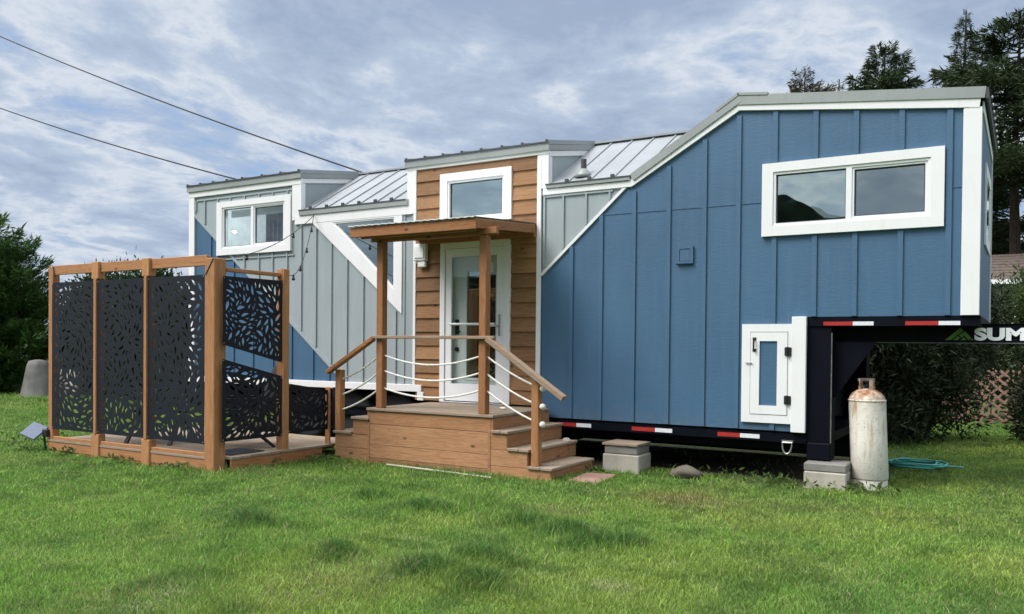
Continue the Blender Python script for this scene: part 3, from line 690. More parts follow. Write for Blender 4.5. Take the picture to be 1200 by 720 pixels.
ld = bpy.data.lights.new('lamp_light', 'POINT'); ld.energy = 22; ld.color = (.92, .96, 1.0); ld.shadow_soft_size = .06; lo_ = bpy.data.objects.new('lamp_light', ld); COL.objects.link(lo_); lo_.parent = lampo; lo_.location = Vector((-10.9, .75, 3.55))-ROOT[H.name]
# doors -----------------------------------------------------------------------------
d = MB(); d.prism([(-6.775, .69), (-6.70, .69), (-6.70, 2.745), (-5.765, 2.745), (-5.765, .69), (-5.668, .69), (-5.668, 2.825), (-6.775, 2.825)], -.046, .03)
d.build('door_casing', 'white', H)
d = MB(); d.prism(rect(-6.695, -5.770, .712, 2.740), -.030, .004, [rect(-6.598, -5.878, .94, 2.635)]); door = d.build('storm_door', 'vinyl', H)
d = MB(); d.box(-6.605, -5.871, -.014, -.009, .933, 2.642); d.build('pane', 'glass_door', door)
d = MB(); d.tube([(-6.60, -.055, 1.735), (-5.90, -.055, 1.735)], .016, 10); d.tube([(-6.59, -.055, 1.735), (-6.59, -.03, 1.735)], .01); d.tube([(-5.91, -.055, 1.735), (-5.91, -.03, 1.735)], .01)
d.build('push_bar', 'vinyl', door)
d = MB(); d.box(-5.845, -5.815, -.042, -.031, 1.58, 1.86, .006); d.tube([(-5.83, -.045, 1.71), (-5.83, -.085, 1.71), (-5.95, -.088, 1.705)], .011, 8)
d.build('door_handle', 'steel', door)
d = MB(); d.prism(rect(-6.66, -5.80, .72, 2.70), .05, .09, [rect(-6.40, -5.93, 1.02, 2.44)]); idoor = d.build('inner_door', 'white', H)
d = MB(); d.box(-6.41, -5.92, .068, .072, 1.01, 2.45); d.build('pane', 'glass_screen', idoor)
d = MB(); d.box(-6.44, -6.395, .04, .0495, 1.0, 2.46); d.box(-5.935, -5.89, .04, .0495, 1.0, 2.46); d.box(-6.39, -5.94, .04, .0495, 2.44, 2.47); d.box(-6.39, -5.94, .04, .0495, .99, 1.02); d.build('glazing_bead', 'vinyl', idoor)
d = MB(); d.box(-6.58, -6.52, .036, .0495, 1.60, 1.80, .006); d.tube([(-6.55, .04, 1.64), (-6.55, .012, 1.64), (-6.47, .010, 1.64)], .009)
d.build('lockset', 'blackmetal', idoor)
d = MB(); d.lathe((-6.55, .03, 1.40), [(.0, 0), (.03, 0), (.032, .019)], 14, 'y'); d.build('deadbolt', 'blackmetal', idoor)
d = MB(); d.box(-6.40, -5.93, .5, .53, .72, 1.9); d.box(-6.35, -6.05, .9, 1.3, .72, 1.5); d.build('interior_cabinet', 'insidedark', H)
d = MB(); d.box(-6.72, -5.74, -.075, -.0005, .672, .700, .004); d.build('door_sill', 'steel', H)
# wall light left of the door
d = MB(); d.box(-7.195, -6.985, -.10, -.031, 2.60, 2.835, .012); d.box(-7.135, -7.0, -.085, -.031, 2.515, 2.598, .01); d.box(-7.17, -7.01, -.112, -.1005, 2.64, 2.80, .006)
d.build('wall_light', 'vinyl', H)
# blue vent cover
d = MB(); d.prism(rect(-3.437, -3.243, 2.405, 2.612), -.03, -.0008, [rect(-3.405, -3.275, 2.437, 2.58)]); d.box(-3.400, -3.280, -.024, -.0008, 2.442, 2.575)
d.add([(-3.44, -.0305, 2.40), (-3.24, -.0305, 2.40), (-3.24, -.045, 2.412), (-3.44, -.045, 2.412)], [(0,1,2,3)]); d.build('vent_cover', 'blue', H)
# plumbing vent on the roof
d = MB(); yv, zv = .17, low(.17)
d.lathe((-4.735, yv, zv-.03), [(.115, 0), (.105, .04), (.06, .09), (.045, .11)], 20); rv = d.build('roof_vent', 'flash', H, smooth=True)
d = MB(); d.lathe((-4.735, yv, zv+.05), [(.035, 0), (.035, .15), (.028, .15), (.028, .05)], 16); d.build('vent_pipe', 'dark_edge', rv, smooth=False)
# white hatch
hd = MB(); hd.prism(rect(-2.670, -2.135, .642, 1.715), -.034, -.0008, [rect(-2.578, -2.172, .730, 1.632)])
hc = hd.build('hatch_casing', 'white', H)
hd = MB(); hd.box(-2.135, -1.985, -.046, .004, .556, 1.792, .004); hd.build('corner_board', 'white', H)
hd = MB(); hd.prism(rect(-2.572, -2.178, .736, 1.626), -.040, -.002, [rect(-2.476, -2.286, .83, 1.53)]); hatch = hd.build('hatch_door', 'white', H)
hd = MB(); hd.box(-2.4755, -2.2865, -.022, -.003, .8305, 1.5295); hd.build('inset_panel', 'blue', hatch)
for zz in (1.42, .90):
    hd = MB(); hd.box(-2.205, -2.135, -.056, -.0415, zz-.045, zz+.045, .004); hd.tube([(-2.172, -.06, zz-.05), (-2.172, -.06, zz+.05)], .009, 8); hd.build('hinge', 'blackmetal', hatch)
hd = MB(); hd.tube([(-2.53, -.045, 1.555), (-2.53, -.075, 1.55), (-2.53, -.075, 1.435), (-2.53, -.045, 1.43)], .010, 8); hd.box(-2.55, -2.51, -.046, -.0405, 1.54, 1.57, .004); hd.box(-2.55, -2.51, -.046, -.0405, 1.415, 1.445, .004)
hd.build('handle', 'blackmetal', hatch)
hd = MB(); hd.tube([(-2.625, -.045, 1.29), (-2.55, -.05, 1.288)], .006, 6); hd.build('latch', 'steel', hatch)
# trailer ------------------------------------------------------------------------------
c = MB()
c.box(-11.9, -1.985, .055, .16, .425, .555); c.box(-11.9, -1.99, .03, .0549, .535, .557)
c.box(-11.9, -1.985, D-.15, D-.05, .425, .555)
c.box(-5.25, -1.985, .012, .0545, .44, .5335)
for x in np.arange(-11.6, -2.0, .8): c.box(x, x+.06, .16, D-.15, .45, .55)
c.box(-11.9, -1.99, .16, D-.15, .551, .5595)
c.box(-5.0, -2.02, .25, .33, .33, .42)
fr = c.build('trailer_frame', 'chassis', H)
c = MB(); c.box(-11.85, -1.8, D-.045, D-.03, .02, .56); c.box(-5.9, -5.86, .2, D-.1, .02, .55); c.build('light_blocker', 'under', H)  # added black sheets that block the light under the trailer
c = MB(); c.box(-1.995, -.372, .002, .10, 1.690, 1.787); c.box(-.47, -.372, .10, D-.05, 1.690, 1.787); c.box(-1.995, -.47, .10, D-.05, 1.74, 1.787); c.box(-1.995, -.372, D-.05, D, 1.690, 1.787)
c.box(-1.735, -.37, .09, .30, 1.715, 1.739)
nk = c.build('neck_deck', 'chassis', H)
c = MB(); c.box(-1.990, -1.742, .02, .26, .46, 1.689); c.box(-1.990, -1.742, D-.26, D-.02, .30, 1.689); c.box(-1.95, -1.75, .26, D-.26, .46, .56); c.box(-1.95, -1.75, .26, D-.26, 1.5, 1.689)
pt = c.build('neck_post', 'chassis', H)
c = MB(); c.box(-1.978, -1.735, .0, .25, .270, .455, .012); c.build('landing_foot', 'chassis', pt)
c = MB(); c.prism([(-1.741, 1.529), (-1.32, 1.529), (-1.741, .93)], .135, .16); c.tube([(-1.32, .132, 1.525), (-1.72, .132, .945)], .006, 6); c.build('gusset', 'chassis', pt)
c = MB(); c.box(-1.741, 1.05, .30, .42, 1.530, 1.712); c.box(-1.741, 1.05, .285, .435, 1.710, 1.7145)
c.box(-1.741, 1.05, D-.42, D-.30, 1.530, 1.712); c.box(1.05, 1.2, .28, D-.28, 1.5, 1.73); c.lathe((1.12, HY, .75), [(.07, 0), (.07, .9)], 16)
tg = c.build('gooseneck_beam', 'chassis', H)
c = MB(); c.box(-1.741, 1.05, .284, .436, 1.520, 1.5285); c.build('beam_flange', 'edge_highlight', tg)
c = MB(); c.box(-1.741, -1.731, .010, .03, .46, 1.62); c.build('edge_strip', 'edge_highlight', pt)
def lettering(txt, x, z, h, y):
    cu = bpy.data.curves.new('lettering', 'FONT'); cu.body = txt; cu.size = 1; cu.extrude = .004; cu.offset = .055; cu.space_character = 1.03
    ob = bpy.data.objects.new('tmp', cu); COL.objects.link(ob); bpy.context.view_layer.update()
    me = bpy.data.meshes.new_from_object(ob.evaluated_get(bpy.context.evaluated_depsgraph_get())); COL.objects.unlink(ob); bpy.data.objects.remove(ob)
    ys = [v.co.y for v in me.vertices]; xs = [v.co.x for v in me.vertices]; y0, y1, x0 = min(ys), max(ys), min(xs); k = h/(y1-y0)
    off = ROOT[H.name]
    for v in me.vertices: v.co = Vector((x+(v.co.x-x0)*k*1.40, y-v.co.z*.5, z+(v.co.y-y0)*k))-off
    me.name = 'lettering'; me.materials.clear(); me.materials.append(M['letters']); o = bpy.data.objects.new('lettering', me); COL.objects.link(o); o.parent = tg
    ROOT[o.name] = off
lettering('SUMMIT', -.437, 1.548, .128, .2965)
lg = MB()
lx, lz, k = -.700, 1.552, .225
def LP(pts): lg.prism([(lx+p[0]*k, lz+p[1]*k) for p in pts], .2955, .2995)
LP([(0, 0), (.62, .56), (.74, .42), (.22, 0)]); LP([(.30, 0), (.52, .18), (.62, .10), (.52, 0)]); LP([(.56, .22), (.80, .40), (1.06, .10), (.94, 0), (.78, .20), (.66, .11)]); LP([(.62, 0), (.76, .13), (.86, 0)]); LP([(1.0, 0), (1.08, .07), (1.14, 0)])
lg.build('emblem', 'logo', tg)
def tape(x0, xm, x1, z0, z1, y, par, n='reflective_tape'):
    q = MB(); q.box(x0, xm, y-.003, y, z0, z1); q.m = 1; q.box(xm, x1, y-.003, y, z0, z1); q.build(n, ['red', 'rwhite'], par)
for x0, xm, x1 in ((-4.985, -4.72, -4.52), (-3.985, -3.69, -3.48), (-2.945, -2.69, -2.475)): tape(x0, xm, x1, .462, .508, .011, fr)
for x0, xm, x1 in ((-1.82, -1.53, -1.33), (-1.035, -.735, -.545)): tape(x0, xm, x1, 1.697, 1.737, .001, nk)
q = MB(); q.tube([(-2.225+.1*(.5-.5*math.cos(t)), -.012-.01*math.sin(t), .44-.12*math.sin(t)**.8) for t in np.linspace(0.001, math.pi-.001, 14)]+[(-2.225, -.012, .44)], .009, 8); q.box(-2.235, -2.115, -.002, .011, .435, .465)
q.build('tie_down_ring', 'steel', fr)
for x in (-9.35, -8.50, -7.65):
    q = MB(); q.lathe((x, .12, .385), [(.20, 0), (.30, -.005), (.365, .01), (.385, .05), (.385, .19), (.365, .23), (.2, .24)], 36, 'y'); wv = q.build('wheel', 'tyre', H, smooth=True)
    q = MB(); q.lathe((x, .15, .385), [(.0, .02), (.05, .0), (.10, .02), (.19, .03), (.205, -.02)], 28, 'y'); q.build('rim', 'steel', wv, smooth=True)
q = MB(); q.box(-9.85, -7.12, .04, .36, .80, .805); q.box(-9.9, -7.1, .40, .43, .3, .89); q.build('fender', 'under', H)

# string of bulbs along the right roof edge
S = thing('roof_string_lights', (-.30, 0, 3.9), 'small white fairy lights running along the right roof edge of the blue house', 'string lights')
q = MB(); q.tube([(-.322, y, 3.945-.012*math.sin(y*12)**2) for y in np.linspace(0, D, 40)], .005, 5); q.build('cable', 'wire', S)
for y in np.linspace(.12, D-.1, 9):
    q = MB(); q.lathe((-.312, y, 3.90), [(.0, -.012), (.010, -.006), (.013, .006), (.008, .018)], 10); q.build('bulb', 'bulb', S, smooth=True)

# ------------------------------------------------------------------ entry porch
P = thing('entry_porch', (-6.0, -.75, 0), 'cedar porch with steps, rope railings and a small canopy at the glass door', 'porch')
ZP = .68
b = MB(); nb = 9; y0 = -1.40; w = (1.335)/nb
for i in range(nb): b.box(-6.885, -5.045, y0+i*w, y0+(i+1)*w-.006, ZP-.032, ZP, .004)
b.build('platform_boards', 'deck_x', P)
b = MB()
for z0, z1 in ((.485, .642), (.235, .480), (.075, .231), (-.06, .071)): b.box(-6.855, -5.085, -1.378, -1.345, z0, z1, .003)
b.box(-6.872, -6.842, -1.384, -1.3785, -.05, .50); b.box(-5.118, -5.085, -1.384, -1.3785, -.05, .50)
b.build('front_planks', 'plank_x', P)
b = MB(); b.box(-5.083, -5.055, -1.376, -.08, .495, .644, .003); b.build('side_planks', 'plank_y', P)
b = MB(); b.box(-6.885, -6.857, -1.376, -.08, .52, .644, .003); b.build('side_planks', 'plank_y', P)
YB = -.16
for x0, x1, z, yb in ((-5.05, -4.845, .512, -.10), (-4.84, -4.585, .328, -.22), (-4.58, -4.295, .148, -.36)):
    b = MB(); hw = (x1-x0-.006)/2
    b.box(x0-.02, x0+hw, -1.405, yb, z-.032, z, .005); b.box(x0+hw+.006, x1, -1.405, yb, z-.032, z, .005); b.build('tread', 'deck_y', P)
    b = MB(); b.box(x1-.050, x1-.022, -1.374, yb, z-.185 if z > .2 else -.06, z-.034, .003); b.build('riser', 'plank_y', P)
b = MB()
for x0, x1, z0, z1 in ((-5.083, -4.872, .300, .478), (-5.083, -4.612, .118, .296), (-5.083, -4.322, -.06, .114)): b.box(x0, x1, -1.380, -1.350, z0, z1, .003)
b.build('stringer_planks', 'plank_x', P)
for x0, x1, z in ((-7.135, -6.86, .56), (-7.43, -7.14, .372)):
    b = MB(); b.box(x0, x1+.01, -1.405, -.25, z-.032, z, .005); b.build('tread', 'deck_y', P)
    b = MB(); b.box(x0+.022, x0+.050, -1.374, -.25, z-.185, z-.034, .003); b.build('riser', 'plank_y', P)
b = MB(); b.box(-7.113, -6.874, -1.380, -1.350, .345, .526, .003); b.box(-7.41, -6.874, -1.380, -1.350, .17, .338, .003); b.box(-7.41, -6.874, -1.380, -1.350, -.06, .166, .003)
b.build('stringer_planks', 'plank_x', P)
for x in (-6.71, -5.215):
    b = MB(); b.box(x-.048, x+.048, -1.372, -1.276, ZP+.001, 2.70, .006); b.build('canopy_post', 'canopy_z', P)
b = MB(); b.box(-4.575, -4.485, -1.366, -1.276, .149, 1.075, .006); b.build('newel_post', 'cedar_z', P)
b = MB(); b.box(-7.43, -7.34, -1.366, -1.276, .373, 1.135, .006); b.build('newel_post', 'cedar_z', P)
b = MB(); b.box(-6.80, -5.03, -1.42, -1.32-.053, 1.525, 1.562, .006); b.build('top_rail', 'rail_x', P)
b = MB(); b.beam((-5.12, -1.405, 1.530), (-4.150, -1.405, .900), .085, .06, (0, 0, 1), .006); b.build('handrail', 'rail_x', P)
b = MB(); b.beam((-6.775, -1.405, 1.525), (-7.515, -1.405, 1.098), .085, .05, (0, 0, 1), .006); b.build('handrail', 'canopy_x', P)
def rope(a, c, sag, r=.0115):
    a, c = Vector(a), Vector(c); q = MB(); q.tube([a.lerp(c, t)-Vector((0, 0, sag*4*t*(1-t))) for t in np.linspace(0, 1, 18)], r, 7); return q
yr = -1.325
for za, zb, sg in ((1.325, 1.335, .11), (1.135, 1.145, .105), (.925, .945, .10)): rope((-6.665, yr, za), (-5.262, yr, zb), sg).build('rope', 'rope', P, smooth=True)
for i, (za, zb) in enumerate(((1.325, .995), (1.128, .80), (.938, .607))):
    q = rope((-5.168, yr, za), (-4.47, yr, zb), .03); q.tube([(-4.47, yr, zb), (-4.44, yr-.01, zb-.002)], .012, 7)
    q.lathe((-4.455, yr, zb-.003), [(0, -.036), (.026, -.026), (.038, 0), (.026, .026), (0, .036)], 12); q.build('rope', 'rope', P, smooth=True)
for za, zb in ((1.31, 1.01), (1.11, .818), (.905, .628)): rope((-6.757, yr, za), (-7.36, yr, zb), .03).build('rope', 'rope', P, smooth=True)
# canopy: fascia boards, beams, rafters, translucent sheet
A, B_, C_, D_ = Vector((-6.968, -1.62, 2.85)), Vector((-5.145, -1.62, 2.845)), Vector((-5.300, -.035, 2.985)), Vector((-7.13, -.035, 2.985))
def board(mb, p, q, th, h, inn): mb.beam(p-Vector((0,0,h/2))+inn, q-Vector((0,0,h/2))+inn, th, h, (0,0,1), .004)
b = MB(); board(b, A, B_, .035, .115, Vector((0, .018, 0))); b.build('front_fascia', 'canopy_x', P)
b = MB(); board(b, B_+Vector((-.018, .037, 0)), C_+Vector((-.018, 0, 0)), .035, .105, Vector((0, 0, 0))); b.build('side_fascia', 'canopy_y', P)
b = MB(); board(b, A+Vector((.018, .037, 0)), D_+Vector((.018, 0, 0)), .035, .105, Vector((0,0,0))); b.build('side_fascia', 'canopy_y', P)
b = MB(); pass
for a_ in ((-6.83, -5.02, -1.395, -1.357, 2.700, 2.775), (-6.82, -5.06, -1.315, -1.277, 2.7005, 2.775), (-7.15, -5.292, -.075, -.034, 2.825, 2.90), (-6.85, -5.2, -1.56, -1.52, 2.72, 2.79)):
    b = MB(); b.box(*a_, .004); b.build('beam', 'canopy_x', P)
for k in range(1, 6):
    t = k/6; b = MB(); pa, pb = A.lerp(B_, t)+Vector((0, .04, -.065)), D_.lerp(C_, t)+Vector((0, 0, -.055)); b.beam(pa, pb, .04, .08, (0,0,1), .003); b.build('rafter', 'canopy_y', P)
b = MB(); n = 90
for i in range(n):                                    # corrugated roofing sheet
    t0, t1 = i/n, (i+1)/n; h0, h1 = .0035*math.sin(i*1.25), .0035*math.sin((i+1)*1.25)
    p = [A.lerp(B_, t0)+Vector((-.01, -.025, .012+h0)), A.lerp(B_, t1)+Vector((-.01, -.025, .012+h1)), D_.lerp(C_, t1)+Vector((0, 0, .012+h1)), D_.lerp(C_, t0)+Vector((0, 0, .012+h0))]
    b.add(p+[v+Vector((0, 0, .011)) for v in p], [(3,2,1,0), (4,5,6,7), (0,1,5,4), (2,3,7,6)])
b.build('roofing_sheet', 'blind', P)

# ------------------------------------------------------------------ deck and privacy screen
DK = thing('deck', (-9.3, -1.8, 0), 'low timber deck behind the black leaf cut screens', 'deck')
b = MB(); ny = 16; y0, y1 = -2.985, -.65; w = (y1-y0)/ny
for i in range(ny): b.box(-10.98, -7.60 if y0+i*w > -2.84 else -7.872, y0+i*w, y0+(i+1)*w-.007, .142, .172, .003)
b.build('deck_boards', 'deck_x', DK)
b = MB(); b.box(-10.97, -7.87, -2.978, -2.945, .03, .138, .003); b.box(-10.97, -7.87, -2.970, -2.945, -.08, .026, .003); b.build('rim_board', 'cedar_x', DK)
b = MB(); b.box(-7.640, -7.608, -2.834, -1.40, -.06, .140, .003); b.build('rim_board', 'cedar_y', DK)
b = MB()
for x in np.arange(-10.9, -7.7, .55): b.box(x, x+.045, -2.94, -.66, .03, .14)
b.build('joist', 'cedar_y', DK)

PS = thing('privacy_screen', (-9.3, -2.95, 0), 'cedar frame with black metal leaf cut panels around the deck', 'privacy screen')
def leaf(cx, cz, L, wd, a, bend):
    n = 5; pts = []
    for i in range(n+1):
        t = i/n; pts.append((t, math.sin(math.pi*t**.8)*(1-.25*t)))
    up = [(-.5+t, s) for t, s in pts]; dn = [(-.5+t, -s*.75) for t, s in pts[1:-1]][::-1]
    out = []
    for u, s in up+dn:
        x, z = u*L, s*wd/2+bend*L*(u*u-.25)
        out.append((cx+x*math.cos(a)-z*math.sin(a), cz+x*math.sin(a)+z*math.cos(a)))
    return out
def leaves(poly, seed, n=170):
    """leaf shaped cut-outs swirling round a few centres inside poly"""
    rnd = random.Random(seed)
    xs = [p[0] for p in poly]; zs = [p[1] for p in poly]; x0, x1, z0, z1 = min(xs), max(xs), min(zs), max(zs)
    cs = [(rnd.uniform(x0, x1), rnd.uniform(z0, z1), rnd.choice((0, .5, 1.0, 1.57))) for _ in range(max(3, int((x1-x0)*(z1-z0)*3.4)))]
    def inside(p, mrg=.032):
        k = len(poly)
        for i in range(k):
            a, c = poly[i], poly[(i+1) % k]; ex, ez = c[0]-a[0], c[1]-a[1]; l = math.hypot(ex, ez)
            if ((p[0]-a[0])*(-ez)+(p[1]-a[1])*ex)/l < mrg: return False
        return True
    out = []; disks = []
    for tr in range(9000):
        if len(out) >= n: break
        cx, cz = rnd.uniform(x0, x1), rnd.uniform(z0, z1)
        c = min(cs, key=lambda q: (q[0]-cx)**2+(q[1]-cz)**2); a = math.atan2(cz-c[1], cx-c[0])+c[2]+rnd.uniform(-.35, .35)
        big = tr < 1500
        L = rnd.uniform(.085, .135) if big else rnd.uniform(.040, .075); wd = L*rnd.uniform(.34, .46)
        pts = leaf(cx, cz, L, wd, a, rnd.uniform(-.35, .35))
        if not all(inside(p) for p in pts): continue
        dk = [(cx+u*L*math.cos(a), cz+u*L*math.sin(a), r_*wd) for u, r_ in ((-.36, .34), (-.12, .52), (.14, .5), (.38, .3))]
        if any((p[0]-q[0])**2+(p[1]-q[1])**2 < (p[2]+q[2]+.013)**2 for p in dk for q in disks if abs(p[0]-q[0]) < .13): continue
        disks += dk; out.append(pts)
    return out
def panel(poly, t0, t1, seed, axis, n):
    q = MB(); q.prism(poly, t0, t1, leaves(poly, seed, n), axis); o = q.build('screen_panel', 'screen', PS)
    s_ = MB(); cx = sum(p[0] for p in poly)/len(poly); cz = sum(p[1] for p in poly)/len(poly)
    for p in poly: 
        u, v = p[0]+(cx-p[0])*.03, p[1]+(.018 if p[1] < cz else -.018)
        if axis == 'y': s_.lathe((u, t0-.003, v), [(.0, -.003), (.007, -.001), (.008, .003)], 8, 'y')
        else: s_.box(t1, t1+.004, u-.006, u+.006, v-.006, v+.006)
    s_.build('screw', 'steel', o); return o
YF = -2.985
for (x0, x1), sd_ in zip(((-10.885, -9.955), (-9.895, -8.955), (-8.895, -7.890)), (11, 12, 13)):
    panel(rect(x0, x1, .315, 2.222), YF, YF+.004, sd_, 'y', 165)
XF = -7.655
panel([(-2.925, 1.440), (-2.045, 1.225), (-2.045, 2.212), (-2.925, 2.205)], XF, XF+.004, 21, 'x', 110)
panel([(-2.930, .350), (-2.045, .342), (-2.045, 1.062), (-2.930, 1.280)], XF, XF+.004, 22, 'x', 110)
panel([(-1.935, .365), (-1.235, .360), (-1.235, .860), (-1.935, .970)], XF, XF+.004, 23, 'x', 70)
panel([(-7.60, .37), (-7.44, .37), (-7.44, .90), (-7.60, .90)], -1.235, -1.231, 24, 'y', 14)
q = MB(); q.box(-7.870, -7.705, -3.0, -2.835, -.08, 2.405, .008); q.build('corner_post', 'cedar_z', PS)
for x, w, zb in ((-10.93, .092, -.08),): 
    q = MB(); q.box(x-w/2-.01, x+w/2, -2.975, -2.88, zb, 2.44, .006); q.build('post', 'cedar_z', PS)
for x in (-9.925, -8.925):
    q = MB(); q.box(x-.026, x+.026, -3.006, -2.972, .30, 2.24, .005); q.box(x-.075, x+.075, -3.0, -2.90, -.08, .30, .006); q.box(x-.075, x+.062, -3.0, -2.90, 2.24, 2.455, .006); q.box(x-.045, x+.045, -2.970, -2.90, .30, 2.24); q.build('post', 'cedar_z', PS)
q = MB(); q.box(XF-.10, XF-.005, -2.04, -1.945, -.08, 2.355, .006); q.box(XF-.003, XF+.02, -2.04, -1.945, -.08, 2.355, .004); q.build('post', 'cedar_z', PS)
q = MB(); q.box(-7.70, -7.62, -1.26, -1.236, .173, .9, .004); q.build('post', 'cedar_z', PS)
for x0, x1 in ((-10.875, -10.0), (-9.86, -9.0), (-8.86, -7.875)):
    q = MB(); q.box(x0, x1, -2.965, -2.925, 2.325, 2.445, .005); q.build('top_rail', 'cedar_x', PS)
    q = MB(); q.box(x0, x1, -2.975, -2.935, .172, .215, .004); q.build('bottom_rail', 'cedar_x', PS)
q = MB(); q.box(-7.745, -7.68, -2.83, -2.042, 2.262, 2.305, .004); q.build('top_rail', 'cedar_y', PS)
for a, c in (((-10.885, -2.978, 2.44), (-10.80, -2.978, 2.25)), ((-7.72, -3.004, 2.40), (-7.85, -3.004, 2.22))):
    q = MB(); q.tube([a, c], .005, 6); q.build('diagonal_strap', 'wire', PS)

# festoon lights from the house to the deck
S = thing('festoon_lights', (-9.1, -.05, 3.38), 'black festoon cable with round bulbs hung from the house to the deck posts', 'string lights')
def sagline(a, c, sag, n=24): a, c = Vector(a), Vector(c); return [a.lerp(c, t)-Vector((0, 0, sag*4*t*(1-t))) for t in np.linspace(0, 1, n)]
pa = sagline((-9.104, -.05, 3.375), (-7.79, -2.92, 2.41), .16); pb = sagline((-9.104, -.055, 3.37), (-7.70, -2.0, 2.36), .38); pc = sagline((-7.79, -2.92, 2.42), (-10.93, -2.93, 2.44), .05)
q = MB()
for p in (pa, pb, pc): q.tube(p, .0055, 5)
q.build('cable', 'wire', S)
for p, ks in ((pa, (6, 17)), (pb, (2, 6, 11, 16)), (pc, (5, 14))):
    for k in ks:
        q = MB(); c0 = p[k]; q.lathe(c0-Vector((0, 0, .085)), [(0, .012), (.018, .018), (.024, .034), (.019, .05), (.012, .060), (.014, .062), (.014, .088), (.005, .095)], 12); q.build('bulb', 'amberglass', S, smooth=True)

# folding chairs on the deck
def chair(x, y, rz, label):
    t_ = thing('folding_chair', (x, y, .172), label, 'chair', 'chairs on the deck')
    ca, sa = math.cos(rz), math.sin(rz)
    def W(p): return Vector((x+p[0]*ca-p[1]*sa, y+p[0]*sa+p[1]*ca, .172+p[2]))
    q = MB(); 
    for sx in (-.24, .24): q.beam(W((sx, -.28, .41)), W((sx, .22, .36)), .04, .03)
    for k in range(6): q.beam(W((-.26, -.26+k*.09, .42-k*.010)), W((.26, -.26+k*.09, .42-k*.010)), .07, .018)
    q.build('seat', 'blackmetal', t_)
    q = MB()
    for k in range(5): q.beam(W((-.24+k*.12, .20, .38)), W((-.24+k*.12, .47, .98)), .095, .018, (0, 1, .4))
    q.build('backrest', 'blackmetal', t_)
    for sx in (-.28, .28):
        q = MB(); q.beam(W((sx, -.42, 0)), W((sx, .18, .58)), .045, .035); q.build('leg', 'blackmetal', t_)
        q = MB(); q.beam(W((sx, .36, 0)), W((sx, -.12, .44)), .045, .035); q.build('leg', 'blackmetal', t_)
        q = MB(); q.beam(W((sx, -.30, .60)), W((sx, .34, .60)), .07, .025); q.build('armrest', 'blackmetal', t_)
chair(-9.55, -2.30, .5, 'black folding chair behind the middle screen panel')
chair(-8.35, -2.05, -.6, 'black folding chair behind the screen panel next to the corner post')
q = MB(); q.box(-8.15, -7.72, -2.75, -2.25, .1725, .184, .004); solo(q, 'door_mat', 'blackmetal', (-7.95, -2.5, .172), 'dark mat on the deck boards behind the corner post', 'mat')

# solar light at the foot of the screen
S = thing('solar_light', (-11.05, -3.0, 0), 'small tilted solar panel light at the foot of the left screen post', 'solar light')
q = MB(); cN = Vector((.22, -.62, .75)).normalized(); ax = Vector((1, -.1, .0)); ax = (ax-cN*ax.dot(cN)).normalized(); q.obox((-11.20, -3.04, .27), ax, cN.cross(ax), cN, .30, .24, .025, .006); q.build('solar_panel', ['panel'], S)
q = MB(); q.tube([(-11.05, -2.97, 0), (-11.08, -2.98, .25)], .014, 8); q.box(-11.06, -10.95, -3.02, -2.94, .20, .30, .01); q.build('bracket', 'blackmetal', S)

# ------------------------------------------------------------------ small things round the trailer
def block(x0, x1, y0, y1, z0, z1, mat, name, label, cat, group=None, rz=0, bev=.012, seed=0):
    q = MB(); c0 = Vector(((x0+x1)/2, (y0+y1)/2, (z0+z1)/2)); ax = Vector((math.cos(rz), math.sin(rz), 0)); q.obox(c0, ax, Vector((-ax.y, ax.x, 0)), Vector((0, 0, 1)), x1-x0, y1-y0, z1-z0, bev)
    return solo(q, name, mat, (c0.x, c0.y, z0), label, cat, group)
block(-4.22, -3.77, -.30, .10, -.03, .205, 'concrete', 'concrete_block', 'pale concrete block on the grass under the house beside the steps, bottom of its stack', 'concrete block', 'blocks propping up the trailer', .03)
block(-4.20, -3.79, -.29, .10, .2055, .305, 'concrete_dark', 'concrete_block', 'flatter darker concrete block in the middle of the stack beside the steps', 'concrete block', 'blocks propping up the trailer', .02)
q = MB(); q.box(-4.22, -3.78, -.31, .10, .3055, .335, .004); solo(q, 'timber_packer', 'deck_x', (-4.0, -.1, .3055), 'brown timber packer on top of the block stack beside the steps', 'timber')
block(-1.97, -1.55, -.18, .22, -.03, .175, 'concrete', 'concrete_block', 'pale concrete block under the trailer neck post, at the bottom', 'concrete block', 'blocks propping up the trailer', .04)
block(-1.97, -1.55, -.17, .22, .1755, .265, 'concrete_dark', 'concrete_block', 'thin grey concrete slab under the foot of the neck post', 'concrete block', 'blocks propping up the trailer', .03)
block(-4.22, -3.86, -1.22, -.62, -.02, .022, 'paver', 'paving_slab', 'pinkish paving slab in the grass at the bottom step', 'paving slab', None, .12)
def pebble(c, sx, sy, sz, seed, name, mat, label, cat):
    bm = bmesh.new(); bmesh.ops.create_icosphere(bm, subdivisions=3, radius=1); rnd = random.Random(seed); off = [Vector((rnd.uniform(-1, 1), rnd.uniform(-1, 1), rnd.uniform(-1, 1))).normalized() for _ in range(9)]
    for v in bm.verts:
        k = 1.0
        for o_ in off: k -= max(0, v.co.dot(o_)-.62)*.55
        v.co *= k; v.co.x *= sx; v.co.y *= sy; v.co.z *= sz
    q = MB(); bm.verts.index_update(); q.add([v.co+Vector(c) for v in bm.verts], [[v.index for v in f.verts] for f in bm.faces]); bm.free()
    o = solo(q, name, mat, c, label, cat); smooth_by_angle(o, 30); return o
pebble((-3.22, -.22, .045), .20, .15, .105, 5, 'rock', 'rock', 'rounded grey brown rock in the grass under the blue wall', 'rock')
pebble((-4.63, -.42, .345), .055, .035, .028, 6, 'pebble', 'concrete', 'small pale stone lying on the middle step', 'stone')
